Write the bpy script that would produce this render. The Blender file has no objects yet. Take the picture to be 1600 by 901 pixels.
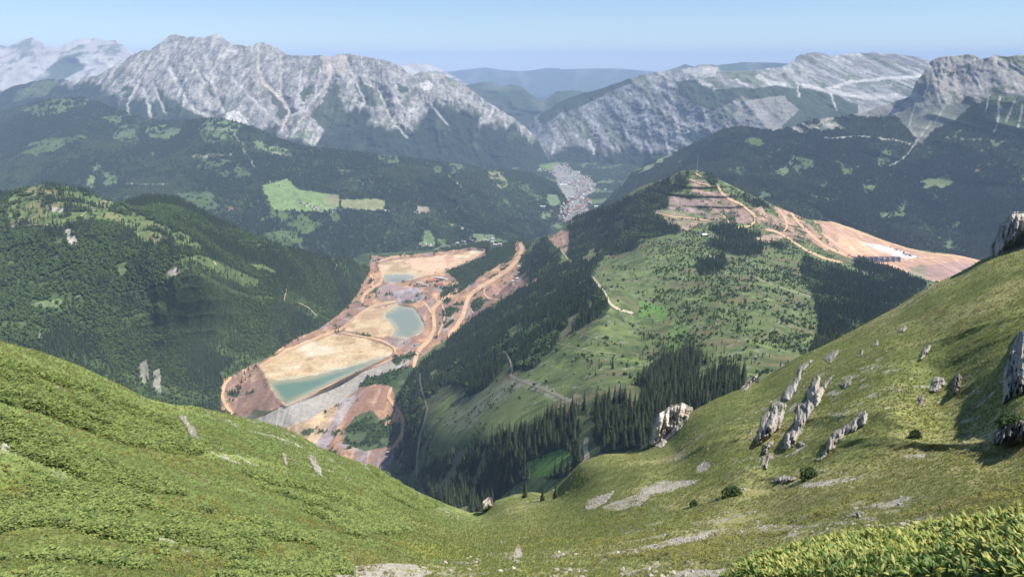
import bpy, math, random
import numpy as np
from mathutils import Vector

R = math.radians
SC = bpy.context.scene
COL = SC.collection
random.seed(7)
RNG = np.random.default_rng(7)

# ------------------------------------------------------------------ camera, sky, sun, exposure
PITCH, FPX, CZ = 16.2, 1208.0, 1900.0
cam_d = bpy.data.cameras.new('camera')
cam_d.sensor_width = 36.0
cam_d.lens = 36.0 * FPX / 1600.0
cam_d.clip_start = 0.5
cam_d.clip_end = 120000.0
cam = bpy.data.objects.new('camera', cam_d)
COL.objects.link(cam)
cam.location = (0, 0, CZ)
cam.rotation_euler = (R(90 - PITCH), 0, 0)
SC.camera = cam

SUN_EL, SUN_AZ = 56.0, 102.0        # azimuth clockwise from the view direction (+Y)
world = bpy.data.worlds.new("World")
SC.world = world
world.use_nodes = True
wn = world.node_tree
bg = wn.nodes['Background']
sky = wn.nodes.new('ShaderNodeTexSky')
sky.sky_type = 'NISHITA'
sky.sun_disc = False
sky.sun_elevation = R(SUN_EL)
sky.sun_rotation = R(SUN_AZ)
sky.altitude = 1900.0
sky.air_density = 1.0
sky.dust_density = 0.0
sky.ozone_density = 5.0
wn.links.new(sky.outputs[0], bg.inputs[0])
bg.inputs[1].default_value = 0.085
sun_d = bpy.data.lights.new('sun', 'SUN')
sun_d.energy = 4.9
sun_d.angle = R(0.5)
sun_d.color = (1.0, 0.95, 0.87)
sun = bpy.data.objects.new('sun', sun_d)
COL.objects.link(sun)
sv = Vector((math.sin(R(SUN_AZ)) * math.cos(R(SUN_EL)), math.cos(R(SUN_AZ)) * math.cos(R(SUN_EL)), math.sin(R(SUN_EL))))
sun.rotation_euler = sv.to_track_quat('Z', 'Y').to_euler()
sun.location = (0, 0, 4000)
SC.view_settings.view_transform = 'Standard'
SC.view_settings.look = 'None'
SC.view_settings.gamma = 1
SC.view_settings.exposure = 0.68
SC.cycles.max_bounces = 4
SC.cycles.diffuse_bounces = 2
SC.cycles.volume_bounces = 2
SC.cycles.transparent_max_bounces = 4
HAZE_DENS = 3.8e-5

# ------------------------------------------------------------------ numbers: noise, rays, interpolation
cp, sp = math.cos(R(PITCH)), math.sin(R(PITCH))
def rays(px, py):
    x = (np.asarray(px, float) - 800.0) / FPX
    y = (450.5 - np.asarray(py, float)) / FPX
    return np.stack([x, cp + y * sp, -sp + y * cp], -1)
CAMP = np.array([0, 0, CZ])
def hashf(ix, iy, seed):
    h = (ix.astype(np.int64) * 374761393 + iy.astype(np.int64) * 668265263 + seed * 1442695041) & 0xFFFFFFFF
    h = ((h ^ (h >> 13)) * 1274126177) & 0xFFFFFFFF
    h = h ^ (h >> 16)
    return (h & 0xFFFFFF) / float(0xFFFFFF)
def vnoise(x, y, seed=0):
    ix, iy = np.floor(x), np.floor(y)
    fx, fy = x - ix, y - iy
    ux, uy = fx * fx * fx * (fx * (fx * 6 - 15) + 10), fy * fy * fy * (fy * (fy * 6 - 15) + 10)
    ix = ix.astype(np.int64); iy = iy.astype(np.int64)
    a, b = hashf(ix, iy, seed), hashf(ix + 1, iy, seed)
    c, d = hashf(ix, iy + 1, seed), hashf(ix + 1, iy + 1, seed)
    return (a * (1 - ux) + b * ux) * (1 - uy) + (c * (1 - ux) + d * ux) * uy   # 0..1
def fbm(x, y, o=4, seed=0, gain=.5):
    s = 0; a = 1; t = 0
    for k in range(o):
        ca, sa = math.cos(.6 * k), math.sin(.6 * k)
        s = s + a * (vnoise((x * ca - y * sa) * 2 ** k, (x * sa + y * ca) * 2 ** k, seed + k * 17) - .5)
        t += a; a *= gain
    return s / t * 2            # about -1..1
def ridged(x, y, o=4, seed=0, gain=.5):
    s = 0; a = 1; t = 0
    for k in range(o):
        n = 1 - np.abs(2 * vnoise(x * 2 ** k, y * 2 ** k, seed + k * 31) - 1)
        s = s + a * n * n; t += a; a *= gain
    return s / t                # 0..1
def sstep(a, b, x):
    t = np.clip((x - a) / (b - a), 0, 1)
    return t * t * (3 - 2 * t)
def mix(c, d, m):
    m = np.asarray(m)[..., None]
    return c * (1 - m) + np.asarray(d, float) * m
def inpoly(px, py, poly):
    px = np.asarray(px); py = np.asarray(py)
    r = np.zeros(px.shape, bool)
    P = np.array(poly, float)
    bb = (px >= P[:, 0].min()) & (px <= P[:, 0].max()) & (py >= P[:, 1].min()) & (py <= P[:, 1].max())
    if not bb.any(): return r
    x, y = px[bb], py[bb]; q = np.zeros(x.shape, bool)
    n = len(P)
    for i in range(n):
        x1, y1 = P[i]; x2, y2 = P[(i + 1) % n]
        if y1 == y2: continue
        c = ((y1 > y) != (y2 > y)) & (x < (x2 - x1) * (y - y1) / (y2 - y1) + x1)
        q ^= c
    r[bb] = q
    return r
def segdist(px, py, line, closed=False):
    d = np.full(np.shape(px), 1e9)
    L = list(line) + ([line[0]] if closed else [])
    for (x1, y1), (x2, y2) in zip(L[:-1], L[1:]):
        vx, vy = x2 - x1, y2 - y1
        t = np.clip(((px - x1) * vx + (py - y1) * vy) / max(vx * vx + vy * vy, 1e-6), 0, 1)
        d = np.minimum(d, np.hypot(px - x1 - t * vx, py - y1 - t * vy))
    return d
def tps(ctrl):
    X = ctrl[:, :2] / 100.0; v = ctrl[:, 2]
    n = len(X)
    d = np.hypot(X[:, None, 0] - X[None, :, 0], X[:, None, 1] - X[None, :, 1])
    K = d * d * np.log(d + 1e-9) + np.eye(n) * 1e-2
    Pm = np.c_[np.ones(n), X]
    A = np.zeros((n + 3, n + 3)); A[:n, :n] = K; A[:n, n:] = Pm; A[n:, :n] = Pm.T
    sc = np.abs(v).mean()
    w = np.linalg.solve(A, np.r_[v / sc, 0, 0, 0])
    def f(px, py):
        x = px / 100.0; y = py / 100.0
        s = w[n] + w[n + 1] * x + w[n + 2] * y
        for i in range(n):
            q = (x - X[i, 0]) ** 2 + (y - X[i, 1]) ** 2
            s = s + w[i] * .5 * q * np.log(q + 1e-12)
        return s * sc
    return f
def interp(x, poly, k=1):
    P = np.array([[p[0], p[k]] for p in poly], float)
    return np.interp(x, P[:, 0], P[:, 1])
def winv(px, py, D=None, z=None):
    d = rays(px, py)
    return d[1] / D if z is None else d[2] / (z - CZ)

# ------------------------------------------------------------------ object helpers
def put(o, parent=None, label=None, cat=None, group=None, kind=None):
    if o.name not in COL.objects: COL.objects.link(o)
    if parent is not None: o.parent = parent
    if label: o['label'] = label
    if cat: o['category'] = cat
    if group: o['group'] = group
    if kind: o['kind'] = kind
    return o
def mesh_np(name, V, F, mat, col=None, smooth=True, uvcol=None):
    V = np.ascontiguousarray(V, np.float32); F = np.ascontiguousarray(F, np.int32)
    me = bpy.data.meshes.new(name)
    me.vertices.add(len(V)); me.vertices.foreach_set('co', V.ravel())
    k = F.shape[1]
    me.loops.add(F.size); me.loops.foreach_set('vertex_index', F.ravel())
    me.polygons.add(len(F))
    me.polygons.foreach_set('loop_start', np.arange(0, F.size, k, dtype=np.int32))
    me.polygons.foreach_set('loop_total', np.full(len(F), k, np.int32))
    me.polygons.foreach_set('use_smooth', np.full(len(F), smooth, bool))
    if col is not None:
        ca = me.color_attributes.new('Col', 'FLOAT_COLOR', 'POINT')
        ca.data.foreach_set('color', np.c_[np.clip(col, 0, 1), np.ones(len(V))].astype(np.float32).ravel())
    me.update(calc_edges=True)
    if mat: me.materials.append(mat)
    return me
class MB:
    """collects simple shapes in one mesh"""
    def __init__(s): s.v = []; s.f = []; s.m = []
    def add(s, vs, fs, mi=0):
        b = len(s.v); s.v += [tuple(v) for v in vs]; s.f += [tuple(i + b for i in f) for f in fs]; s.m += [mi] * len(fs)
    def box(s, x0, x1, y0, y1, z0, z1, mi=0):
        s.add([(x0,y0,z0),(x1,y0,z0),(x1,y1,z0),(x0,y1,z0),(x0,y0,z1),(x1,y0,z1),(x1,y1,z1),(x0,y1,z1)],
              [(0,3,2,1),(4,5,6,7),(0,1,5,4),(1,2,6,5),(2,3,7,6),(3,0,4,7)], mi)
    def gable(s, x0, x1, y0, y1, z0, z1, mi=0, ov=.0):
        x0 -= ov; x1 += ov; y0 -= ov; y1 += ov; ym = (y0 + y1) / 2
        s.add([(x0,y0,z0),(x1,y0,z0),(x1,y1,z0),(x0,y1,z0),(x0,ym,z1),(x1,ym,z1)],
              [(0,1,5,4),(2,3,4,5),(0,4,3),(1,2,5),(0,3,2,1)], mi)
    def tube(s, p, q, r0, r1, n=6, mi=0):
        p = Vector(p); q = Vector(q); a = (q - p).normalized()
        u = a.orthogonal().normalized(); w = a.cross(u)
        vs = []
        for c, r in ((p, r0), (q, r1)):
            for i in range(n):
                t = 2 * math.pi * i / n
                vs.append(c + (u * math.cos(t) + w * math.sin(t)) * r)
        s.add(vs, [(i, (i + 1) % n, n + (i + 1) % n, n + i) for i in range(n)] + [tuple(range(n - 1, -1, -1)), tuple(range(n, 2 * n))], mi)
    def mesh(s, name, mats, smooth=False):
        me = bpy.data.meshes.new(name)
        me.from_pydata(s.v, [], s.f)
        for m in (mats if isinstance(mats, (list, tuple)) else [mats]): me.materials.append(m)
        me.polygons.foreach_set('material_index', s.m)
        me.polygons.foreach_set('use_smooth', [smooth] * len(s.f))
        me.update()
        return me
    def obj(s, name, mats, parent=None, smooth=False, **k):
        return put(bpy.data.objects.new(name, s.mesh(name, mats, smooth)), parent, **k)

# ------------------------------------------------------------------ materials
def nt(name):
    m = bpy.data.materials.new(name); m.use_nodes = True
    t = m.node_tree; b = t.nodes['Principled BSDF']
    b.inputs['Roughness'].default_value = .9
    b.inputs['Specular IOR Level'].default_value = .15
    return m, t, b
def terrain_mat(name, s1, s2, amp=.35, bump=1.0, dist=1.0, hue=None):
    """vertex albedo, varied by two world-space noises, with a bump"""
    m, t, b = nt(name); N, L = t.nodes, t.links
    at = N.new('ShaderNodeAttribute'); at.attribute_name = 'Col'
    geo = N.new('ShaderNodeNewGeometry')
    def noise(scale, det):
        n = N.new('ShaderNodeTexNoise'); n.inputs['Scale'].default_value = scale; n.inputs['Detail'].default_value = det
        n.inputs['Roughness'].default_value = .65
        L.new(geo.outputs['Position'], n.inputs['Vector']); return n
    n1, n2 = noise(1 / s1, 5), noise(1 / s2, 3)
    def rng(src, a, c):
        r = N.new('ShaderNodeMapRange'); r.inputs['From Min'].default_value = .3; r.inputs['From Max'].default_value = .7
        r.inputs['To Min'].default_value = a; r.inputs['To Max'].default_value = c
        L.new(src, r.inputs['Value']); return r.outputs[0]
    mu = N.new('ShaderNodeMath'); mu.operation = 'MULTIPLY'
    L.new(rng(n1.outputs['Fac'], 1 - amp, 1 + amp), mu.inputs[0]); L.new(rng(n2.outputs['Fac'], 1 - amp * .6, 1 + amp * .6), mu.inputs[1])
    vm = N.new('ShaderNodeVectorMath'); vm.operation = 'SCALE'
    L.new(at.outputs['Color'], vm.inputs[0]); L.new(mu.outputs[0], vm.inputs['Scale'])
    L.new(vm.outputs[0], b.inputs['Base Color'])
    bp = N.new('ShaderNodeBump'); bp.inputs['Strength'].default_value = bump; bp.inputs['Distance'].default_value = dist
    L.new(n1.outputs['Fac'], bp.inputs['Height']); L.new(bp.outputs[0], b.inputs['Normal'])
    return m
def plain_mat(name, c, rough=.9, var=.0, scale=1.0, spec=.15, rand=.0, trans=0.0, c2=None):
    m, t, b = nt(name); N, L = t.nodes, t.links
    b.inputs['Roughness'].default_value = rough; b.inputs['Specular IOR Level'].default_value = spec
    b.inputs['Base Color'].default_value = (*c, 1)
    mixn = N.new('ShaderNodeMix'); mixn.data_type = 'RGBA'
    c2 = c2 or tuple(x * .6 for x in c)
    mixn.inputs[6].default_value = (*c, 1); mixn.inputs[7].default_value = (*c2, 1)
    if rand:
        oi = N.new('ShaderNodeObjectInfo')
        L.new(oi.outputs['Random'], mixn.inputs[0])
    else:
        geo = N.new('ShaderNodeNewGeometry')
        n = N.new('ShaderNodeTexNoise'); n.inputs['Scale'].default_value = scale; n.inputs['Detail'].default_value = 5
        L.new(geo.outputs['Position'], n.inputs['Vector'])
        r = N.new('ShaderNodeMapRange'); r.inputs['From Min'].default_value = .35; r.inputs['From Max'].default_value = .65
        L.new(n.outputs['Fac'], r.inputs['Value']); L.new(r.outputs[0], mixn.inputs[0])
        if var:
            bp = N.new('ShaderNodeBump'); bp.inputs['Strength'].default_value = .8; bp.inputs['Distance'].default_value = var
            L.new(n.outputs['Fac'], bp.inputs['Height']); L.new(bp.outputs[0], b.inputs['Normal'])
    L.new(mixn.outputs[2], b.inputs['Base Color'])
    if trans:
        tr = N.new('ShaderNodeBsdfTranslucent'); L.new(mixn.outputs[2], tr.inputs[0])
        ms = N.new('ShaderNodeMixShader'); ms.inputs[0].default_value = trans
        L.new(b.outputs[0], ms.inputs[1]); L.new(tr.outputs[0], ms.inputs[2])
        L.new(ms.outputs[0], N['Material Output'].inputs[0])
    return m

# ------------------------------------------------------------------ landforms
LAND = {}
class Land:
    """A hill or slope: crest and foot given as pixels with real distances, the depth between them a smooth
    surface through surveyed points; relief noise is added, and the far side falls away behind the crest."""
    def __init__(s, name, x0, x1, step, crest, foot, ctrl, disp=None, colour=None, mat=None, jit=0.0, jl=20.0,
                 back=(600, 300), kind='structure', rowstep=None, objname=None, seed=0):
        s.name = name
        X = np.arange(x0, x1 + step * .5, step); nX = len(X)
        cy = interp(X, crest); fy = interp(X, foot)
        if jit: cy = cy + jit * fbm(X / jl, X * 0 + seed, 5, seed + 5, .65)
        nR = int(np.max(fy - cy) / (rowstep or step)) + 2
        t = np.linspace(0, 1, nR)[:, None]
        PX = np.repeat(X[None, :], nR, 0); PY = fy[None, :] * (1 - t) + cy[None, :] * t
        cc = []
        for c in crest:
            if len(c) > 2: cc.append((c[0], c[1], winv(c[0], c[1], c[2])))
        for c in ctrl:
            if len(c) == 4: cc.append((c[0], c[1], winv(c[0], c[1], None, c[3])))
            else: cc.append((c[0], c[1], winv(c[0], c[1], c[2])))
        cc = np.array(cc, float)
        f = tps(cc)
        iv = np.maximum(f(PX, PY), 1 / 60000.0)
        W = 1 / iv
        D = rays(PX, PY)
        P = CAMP + D * W[..., None]
        T = np.repeat(t, nX, 1)
        if disp is not None:
            dw = disp(P, PX, PY, T)            # metres along the line of sight, towards the camera
            W = W - dw
            P = CAMP + D * W[..., None]
        s.X, s.cy, s.fy, s.W, s.nR, s.PX, s.PY, s.P, s.T = X, cy, fy, W, nR, PX, PY, P, T
        s.step = step
        C = colour(P, PX, PY, T) if colour is not None else None
        s.C = C
        # the far side
        nb = 7
        hd = D[-1].copy(); hd[:, 2] = 0; hd /= np.linalg.norm(hd, axis=1)[:, None]
        rows = []
        for k in range(1, nb + 1):
            u = k / nb
            q = P[-1] + hd * back[0] * u
            q[:, 2] -= back[1] * (u * .5 + u * u * .5) + (back[1] * .04 * fbm(q[:, 0] / 300, q[:, 1] / 300, 3, 3) if k > 1 else 0)
            rows.append(q)
        V = np.concatenate([P, np.array(rows)], 0)
        nT = nR + nb
        if C is not None: C = np.concatenate([C, np.repeat(C[-1:], nb, 0)], 0)
        idx = np.arange(nT * nX).reshape(nT, nX)
        F = np.stack([idx[:-1, :-1], idx[:-1, 1:], idx[1:, 1:], idx[1:, :-1]], -1).reshape(-1, 4)
        me = mesh_np(objname or name, V.reshape(-1, 3), F, mat, None if C is None else C.reshape(-1, 3))
        s.obj = put(bpy.data.objects.new(objname or name, me), kind=kind)
        LAND[name] = s
    def depth(s, px, py, clamp=False):
        px = np.asarray(px, float); py = np.asarray(py, float)
        x = np.clip((px - s.X[0]) / s.step, 0, len(s.X) - 1.001); i = x.astype(int); fx = x - i
        def col(j):
            t = (py - s.fy[j]) / (s.cy[j] - s.fy[j]) * (s.nR - 1)
            tt = np.clip(t, 0, s.nR - 1.001); r = tt.astype(int); fr = tt - r
            return s.W[r, j] * (1 - fr) + s.W[r + 1, j] * fr, (t >= -.5) & (t <= s.nR - .5)
        w0, k0 = col(i); w1, k1 = col(i + 1)
        w = w0 * (1 - fx) + w1 * fx
        ok = k0 & k1 & (px >= s.X[0]) & (px <= s.X[-1])
        return w if clamp else np.where(ok, w, 1e9)
def surf(px, py, names=None):
    """world points on the nearest land under these pixels"""
    w = np.min([LAND[n].depth(px, py) for n in (names or LAND)], 0)
    if (w > 1e8).any() and names: w = np.where(w > 1e8, np.min([LAND[n].depth(px, py, True) for n in names[:1]], 0), w)
    return CAMP + rays(px, py) * w[..., None], w
def owner(px, py):
    ks = list(LAND)
    return np.argmin([LAND[n].depth(px, py) for n in ks], 0), ks

# ------------------------------------------------------------------ albedos and painted areas (things' own colours)
FOREST = (.030, .048, .021); BROAD = (.048, .078, .027); MEADOW = (.115, .175, .055); DRY = (.20, .19, .085)
ROCK = (.235, .225, .21); PALE = (.37, .355, .33); OCHRE = (.44, .33, .23)
RED = (.27, .155, .105); ORANGE = (.43, .265, .145); SAND = (.47, .355, .215); PURPLE = (.27, .225, .22)
def base(PX, c): return np.zeros(PX.shape + (3,)) + np.array(c)
def warp(P, PX, PY, a, s, seed=0):
    n1 = fbm(P[..., 0] / s, P[..., 1] / s * .7 + P[..., 2] / s, 4, seed + 1)
    n2 = fbm(P[..., 0] / s + 9.1, P[..., 1] / s * .7 + P[..., 2] / s, 4, seed + 2)
    return PX + n1 * a, PY + n2 * a * .7
def paint(C, wx, wy, poly, c, m=1.0):
    k = inpoly(wx, wy, poly) * m
    return mix(C, c, k)
def stroke(C, wx, wy, line, wd, c):
    return mix(C, c, sstep(wd, wd * .4, segdist(wx, wy, line)))

# the open-cast mine: areas traced on the mine's floor and slopes
MINE = [(344,604),(352,590),(404,566),(450,538),(500,512),(545,478),(560,455),(576,425),(578,398),(600,402),(640,397),(700,392),(740,386),(760,390),
        (757,400),(728,414),(700,424),(716,440),(735,442),(752,430),(790,408),(806,392),(806,376),(816,376),(822,392),(814,405),(832,432),(846,438),(826,452),(790,462),(770,474),(745,495),(728,505),(712,520),
        (700,530),(682,540),(660,556),(640,575),(610,600),(622,640),(634,656),(630,690),(606,730),(560,740),(480,700),(396,662),(372,654),(346,640)]
POND1 = [(420,597),(456,591),(488,588),(520,579),(564,568),(592,560),(606,558),(588,567),(556,581),(520,598),(488,614),(460,626),(446,631),(434,622)]
BASIN1 = [(406,572),(420,560),(444,548),(480,532),(512,522),(536,522),(564,527),(596,536),(614,545),(613,553),(590,563),(556,579),(520,597),(488,614),(460,626),(446,631),(434,622),(422,602)]
BASIN2 = [(540,514),(556,498),(572,484),(596,480),(620,475),(648,480),(656,492),(664,508),(656,521),(636,528),(612,527),(580,524),(548,518)]
POND2 = [(628,477),(648,480),(656,492),(664,508),(656,521),(636,528),(614,527),(618,514),(611,503),(600,492),(612,484)]
BASIN3 = [(592,410),(620,405),(660,401),(700,400),(716,398),(740,392),(756,393),(748,400),(724,410),(700,420),(684,426),(660,432),(636,438),(616,442),(602,440),(597,424)]
POND3 = [(600,431),(622,429),(640,430),(648,432),(636,438),(616,442),(602,440)]
DAM = [(446,631),(488,616),(540,594),(588,572),(622,557),(640,562),(600,590),(564,604),(532,628),(480,655),(448,668),(396,656)]
def mine_colour(C, P, PX, PY):
    wx, wy = warp(P, PX, PY, 3.6, 45, 40)
    n = fbm(P[..., 0] / 60, P[..., 1] / 90, 5, 77)
    red = mix(base(PX, RED), ORANGE, sstep(-.1, .5, n)); red = mix(red, PURPLE, sstep(-.05, -.45, n))
    k = inpoly(wx, wy, MINE)
    C = np.where(k[..., None], red, C)
    C = paint(C, wx, wy, [(345,604),(356,592),(404,572),(434,622),(444,636),(410,650),(368,648)], (.25, .16, .12))
    C = paint(C, wx, wy, [(396,640),(430,640),(410,655),(385,655)], BROAD, .7)
    C = paint(C, wx, wy, DAM, (.30, .28, .25))
    st = .5 + .5 * np.sin(PX * .9 + PY * .55)
    C = mix(C, (.22, .205, .185), inpoly(PX, PY, DAM) * .5 * sstep(-.1, .5, fbm(P[..., 0] / 9, P[..., 1] / 60, 4, 66)))
    C = paint(C, wx, wy, [(448,668),(480,654),(532,627),(534,640),(516,664),(492,694),(460,680)], SAND)
    C = paint(C, wx, wy, [(534,625),(552,618),(572,606),(548,636),(530,664),(512,700),(492,694),(516,662)], (.29, .26, .27))
    C = paint(C, wx, wy, [(566,612),(590,602),(606,610),(600,640),(578,640),(560,650),(536,692),(524,690),(544,650)], RED)
    C = paint(C, wx, wy, [(535,692),(546,660),(560,646),(582,640),(590,652),(600,664),(626,658),(628,676),(612,694),(570,704)], (.075, .105, .045), 1.0)
    C = mix(C, (.040, .068, .026), inpoly(wx, wy, [(535,692),(546,660),(560,646),(582,640),(590,652),(600,664),(626,658),(628,676),(612,694),(570,704)]) * sstep(-.12, .02, fbm(P[..., 0] / 40, P[..., 1] / 40, 4, 99)))
    C = paint(C, wx, wy, [(560,605),(572,590),(610,580),(650,572),(656,582),(612,600),(585,600)], (.040, .068, .026), 1.0)
    C = paint(C, wx, wy, [(586,466),(580,452),(610,444),(650,452),(660,464),(600,470)], (.30, .22, .20))
    C = paint(C, wx, wy, [(612,456),(655,448),(660,470),(625,472)], (.27, .245, .27))
    C = paint(C, wx, wy, [(744,456),(775,448),(800,442),(812,430),(826,440),(790,464),(764,472),(748,468)], (.33, .2, .15))
    for gp in ([(688,452),(712,440),(745,424),(775,410),(770,420),(742,440),(716,458),(696,476),(686,470)], [(690,486),(708,476),(724,470),(720,486),(706,506),(692,514)], [(786,398),(804,386),(808,392),(798,408),(782,418)], [(744,462),(760,470),(752,482),(738,490),(736,476)], [(812,408),(826,398),(842,430),(826,446),(806,432)], [(612,560),(640,552),(660,548),(645,562),(618,572)]):
        C = mix(C, (.040, .066, .026), inpoly(wx, wy, gp) * sstep(-.2, -.08, fbm(P[..., 0] / 30, P[..., 1] / 30, 4, 98)))
    for b, f in ((BASIN1, 1), (BASIN2, 1), (BASIN3, 1)):
        kk = inpoly(wx, wy, b)
        nn = fbm(P[..., 0] / 45, P[..., 1] / 45, 5, 12) + .6 * fbm(P[..., 0] / 160, P[..., 1] / 160, 3, 9)
        sc = mix(base(PX, SAND), (.56, .48, .36), sstep(0, .6, nn)); sc = mix(sc, (.36, .255, .15), sstep(-.05, -.45, nn))
        C = np.where(kk[..., None], sc, C)
    C = paint(C, wx, wy, [(660,402),(712,400),(702,420),(676,428),(650,420),(630,408)], (.55, .37, .25), .8)
    C = paint(C, wx, wy, [(692,402),(708,400),(712,408),(698,414)], (.45, .27, .19), .9)
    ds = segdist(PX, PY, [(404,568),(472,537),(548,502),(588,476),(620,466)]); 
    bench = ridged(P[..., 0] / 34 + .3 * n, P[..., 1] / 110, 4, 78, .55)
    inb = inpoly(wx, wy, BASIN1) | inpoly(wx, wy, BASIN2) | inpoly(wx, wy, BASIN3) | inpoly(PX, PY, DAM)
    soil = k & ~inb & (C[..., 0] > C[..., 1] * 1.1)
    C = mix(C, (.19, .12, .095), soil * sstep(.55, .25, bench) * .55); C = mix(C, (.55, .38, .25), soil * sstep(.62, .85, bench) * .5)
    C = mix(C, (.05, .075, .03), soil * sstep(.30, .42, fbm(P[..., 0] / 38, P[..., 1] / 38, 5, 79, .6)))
    # tan-blue margins of the ponds
    for pl in (POND1, POND2, POND3):
        C = mix(C, (.36, .36, .26), .7 * sstep(7, 1, segdist(wx, wy, pl, True)) * inpoly(wx, wy, BASIN1 if pl is POND1 else BASIN2 if pl is POND2 else BASIN3))
    return C

# ---- far blue ranges
def far_col(P, PX, PY, T):
    C = base(PX, FOREST)
    n = ridged(P[..., 0] / 900, P[..., 2] / 900, 4, 3)
    return mix(C, (.12, .13, .10), sstep(.45, .8, n) * .6)
def far_rock(P, PX, PY, T):
    C = base(PX, (.05, .07, .04))
    n = fbm(P[..., 0] / 500, P[..., 2] / 300, 5, 3)
    rk = mix(base(PX, (.34, .325, .31)), (.13, .14, .12), sstep(.0, .35, fbm(P[..., 0] / 170, P[..., 2] / 130, 5, 8, .65)))
    k = sstep(-.15, .1, n + (T - .5) * 1.1)[..., None]
    return C * (1 - k) + rk * k
def rel(amp, s, seed=0):
    def f(P, PX, PY, T):
        return amp * (ridged(P[..., 0] / s + .3 * P[..., 2] / s, P[..., 1] / s, 5, seed) - .4) * (1 - .6 * T ** 8)
    return f
M_far = terrain_mat('far_slopes', 400, 1500, .25, .3, 20)
FARX = [
 ('far_range', -60, 1660, 3, [(-60,112,30000),(560,110),(690,113),(720,110),(760,106),(790,110),(815,112),(850,107),(900,108),(925,107),(960,107),(1000,110),(1030,113),(1250,112),(1660,112,30000)], 150, (3000, 900), 27000, far_col, 1.6, 'far_range'),
 ('far_range_right', 940, 1320, 2.4, [(940,140,19000),(1000,125),(1035,113,19000),(1070,101),(1095,106),(1130,101),(1160,98),(1215,98),(1240,100),(1320,104,19000)], 170, (2500, 900), 17000, far_col, 1.2, 'far_range'),
 ('far_range_middle', 590, 800, 2.4, [(590,112,16000),(620,105),(640,99),(665,100),(690,108),(700,115),(715,122),(760,150),(800,170,16000)], 200, (2500, 900), 14500, far_rock, 1.5, 'far_mountain'),
 ('far_ridge_centre', 700, 1010, 2.0, [(700,150,14500),(730,133),(755,129),(768,128),(785,134),(800,132),(815,135),(830,148),(850,158),(870,143),(895,141),(930,146),(1010,150,14500)], 220, (2500, 900), 12500, far_col, 1.3, 'far_ridge'),
 ('far_massif_left', -60, 330, 2.0, [(-60,75,15500),(0,70),(12,74),(25,68),(38,62),(50,59),(62,64),(72,73),(90,74),(105,69),(120,62),(150,60),(165,64),(180,62),(195,72),(210,86),(240,92),(330,110,15500)], 180, (2500, 1200), 13800, far_rock, 2.0, 'far_mountain'),
]
for n, x0, x1, st, crest, fy, bk, fd, cf, j, on in FARX:
    Land(n, x0, x1, st, crest, [(x0, fy), (x1, fy)], [(x0, fy, fd), ((x0 + x1) / 2, fy, fd), (x1, fy, fd)],
         disp=rel(500 if cf is far_rock else 700, 1500, 5), colour=cf, mat=M_far, jit=j, jl=26, back=bk, objname=on)

# ---- the pale limestone massif on the left
TL2 = [(0,132),(60,128),(110,128),(150,140),(190,160),(250,166),(300,176),(345,186),(390,192),(430,200),(470,214),(492,222),(505,200),(520,186),(560,168),(600,186),(640,196),(680,168),(700,160),(740,172),(780,196),(820,215),(860,240),(900,262)]
GUL2 = [([(264,106),(286,146),(305,174),(342,186)],5,PALE),([(405,68),(403,102),(411,127),(439,156),(452,174),(441,203)],4,(.40,.345,.29)),
 ([(439,87),(439,149),(455,176)],3,(.40,.36,.32)),([(527,99),(508,137),(480,168),(458,180)],4,PALE),([(217,127),(202,156),(199,176)],2.6,PALE),([(239,131),(249,156),(260,178)],2.6,PALE),
 ([(225,140),(232,165),(236,182)],4,PALE),([(542,96),(571,162)],2.2,PALE),([(592,143),(617,196),(637,214)],2.6,PALE),([(608,134),(642,187)],2.2,PALE),([(486,224),(496,198),(490,188)],4,PALE),
 ([(330,110),(338,150),(350,176)],4,PALE),([(470,110),(468,150),(462,175)],2.4,PALE),([(660,150),(700,195)],2,PALE),([(500,110),(492,150)],2.2,PALE),([(300,95),(318,130)],3,PALE),([(360,120),(400,160),(438,196)],2.5,PALE)]
TNG2 = [[(414,137),(427,140),(452,177),(439,187),(427,165)],[(467,149),(483,131),(486,143),(467,165)],[(248,140),(311,184),(236,184)],[(302,102),(336,143),(355,171),(336,152)],
        [(524,118),(533,165),(549,190),(508,208),(484,178),(508,153)],[(196,130),(212,140),(206,160),(190,150)],[(555,120),(580,140),(590,170),(560,160)],[(620,128),(640,140),(625,150)]]
def d2(P, PX, PY, T):
    x, z = P[..., 0], P[..., 2]
    q = fbm(x / 700, z / 700, 3, 8) * 260
    a = 200 * (ridged((x + q) / 520 + 3, z / 1300, 5, 21, .6) - .45)
    a += 45 * (ridged((x + q) / 130 + z / 400, z / 500, 4, 25, .6) - .5)
    a += 38 * fbm(x / 95, z / 95 + P[..., 1] / 200, 5, 27, .68)
    for ln, wd, c in GUL2[:9]: a -= 55 * np.exp(-(segdist(PX, PY, ln) / 8) ** 2)
    return a * (.25 + .75 * sstep(1.0, .9, T)) * (1 + .0 * T)
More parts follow.
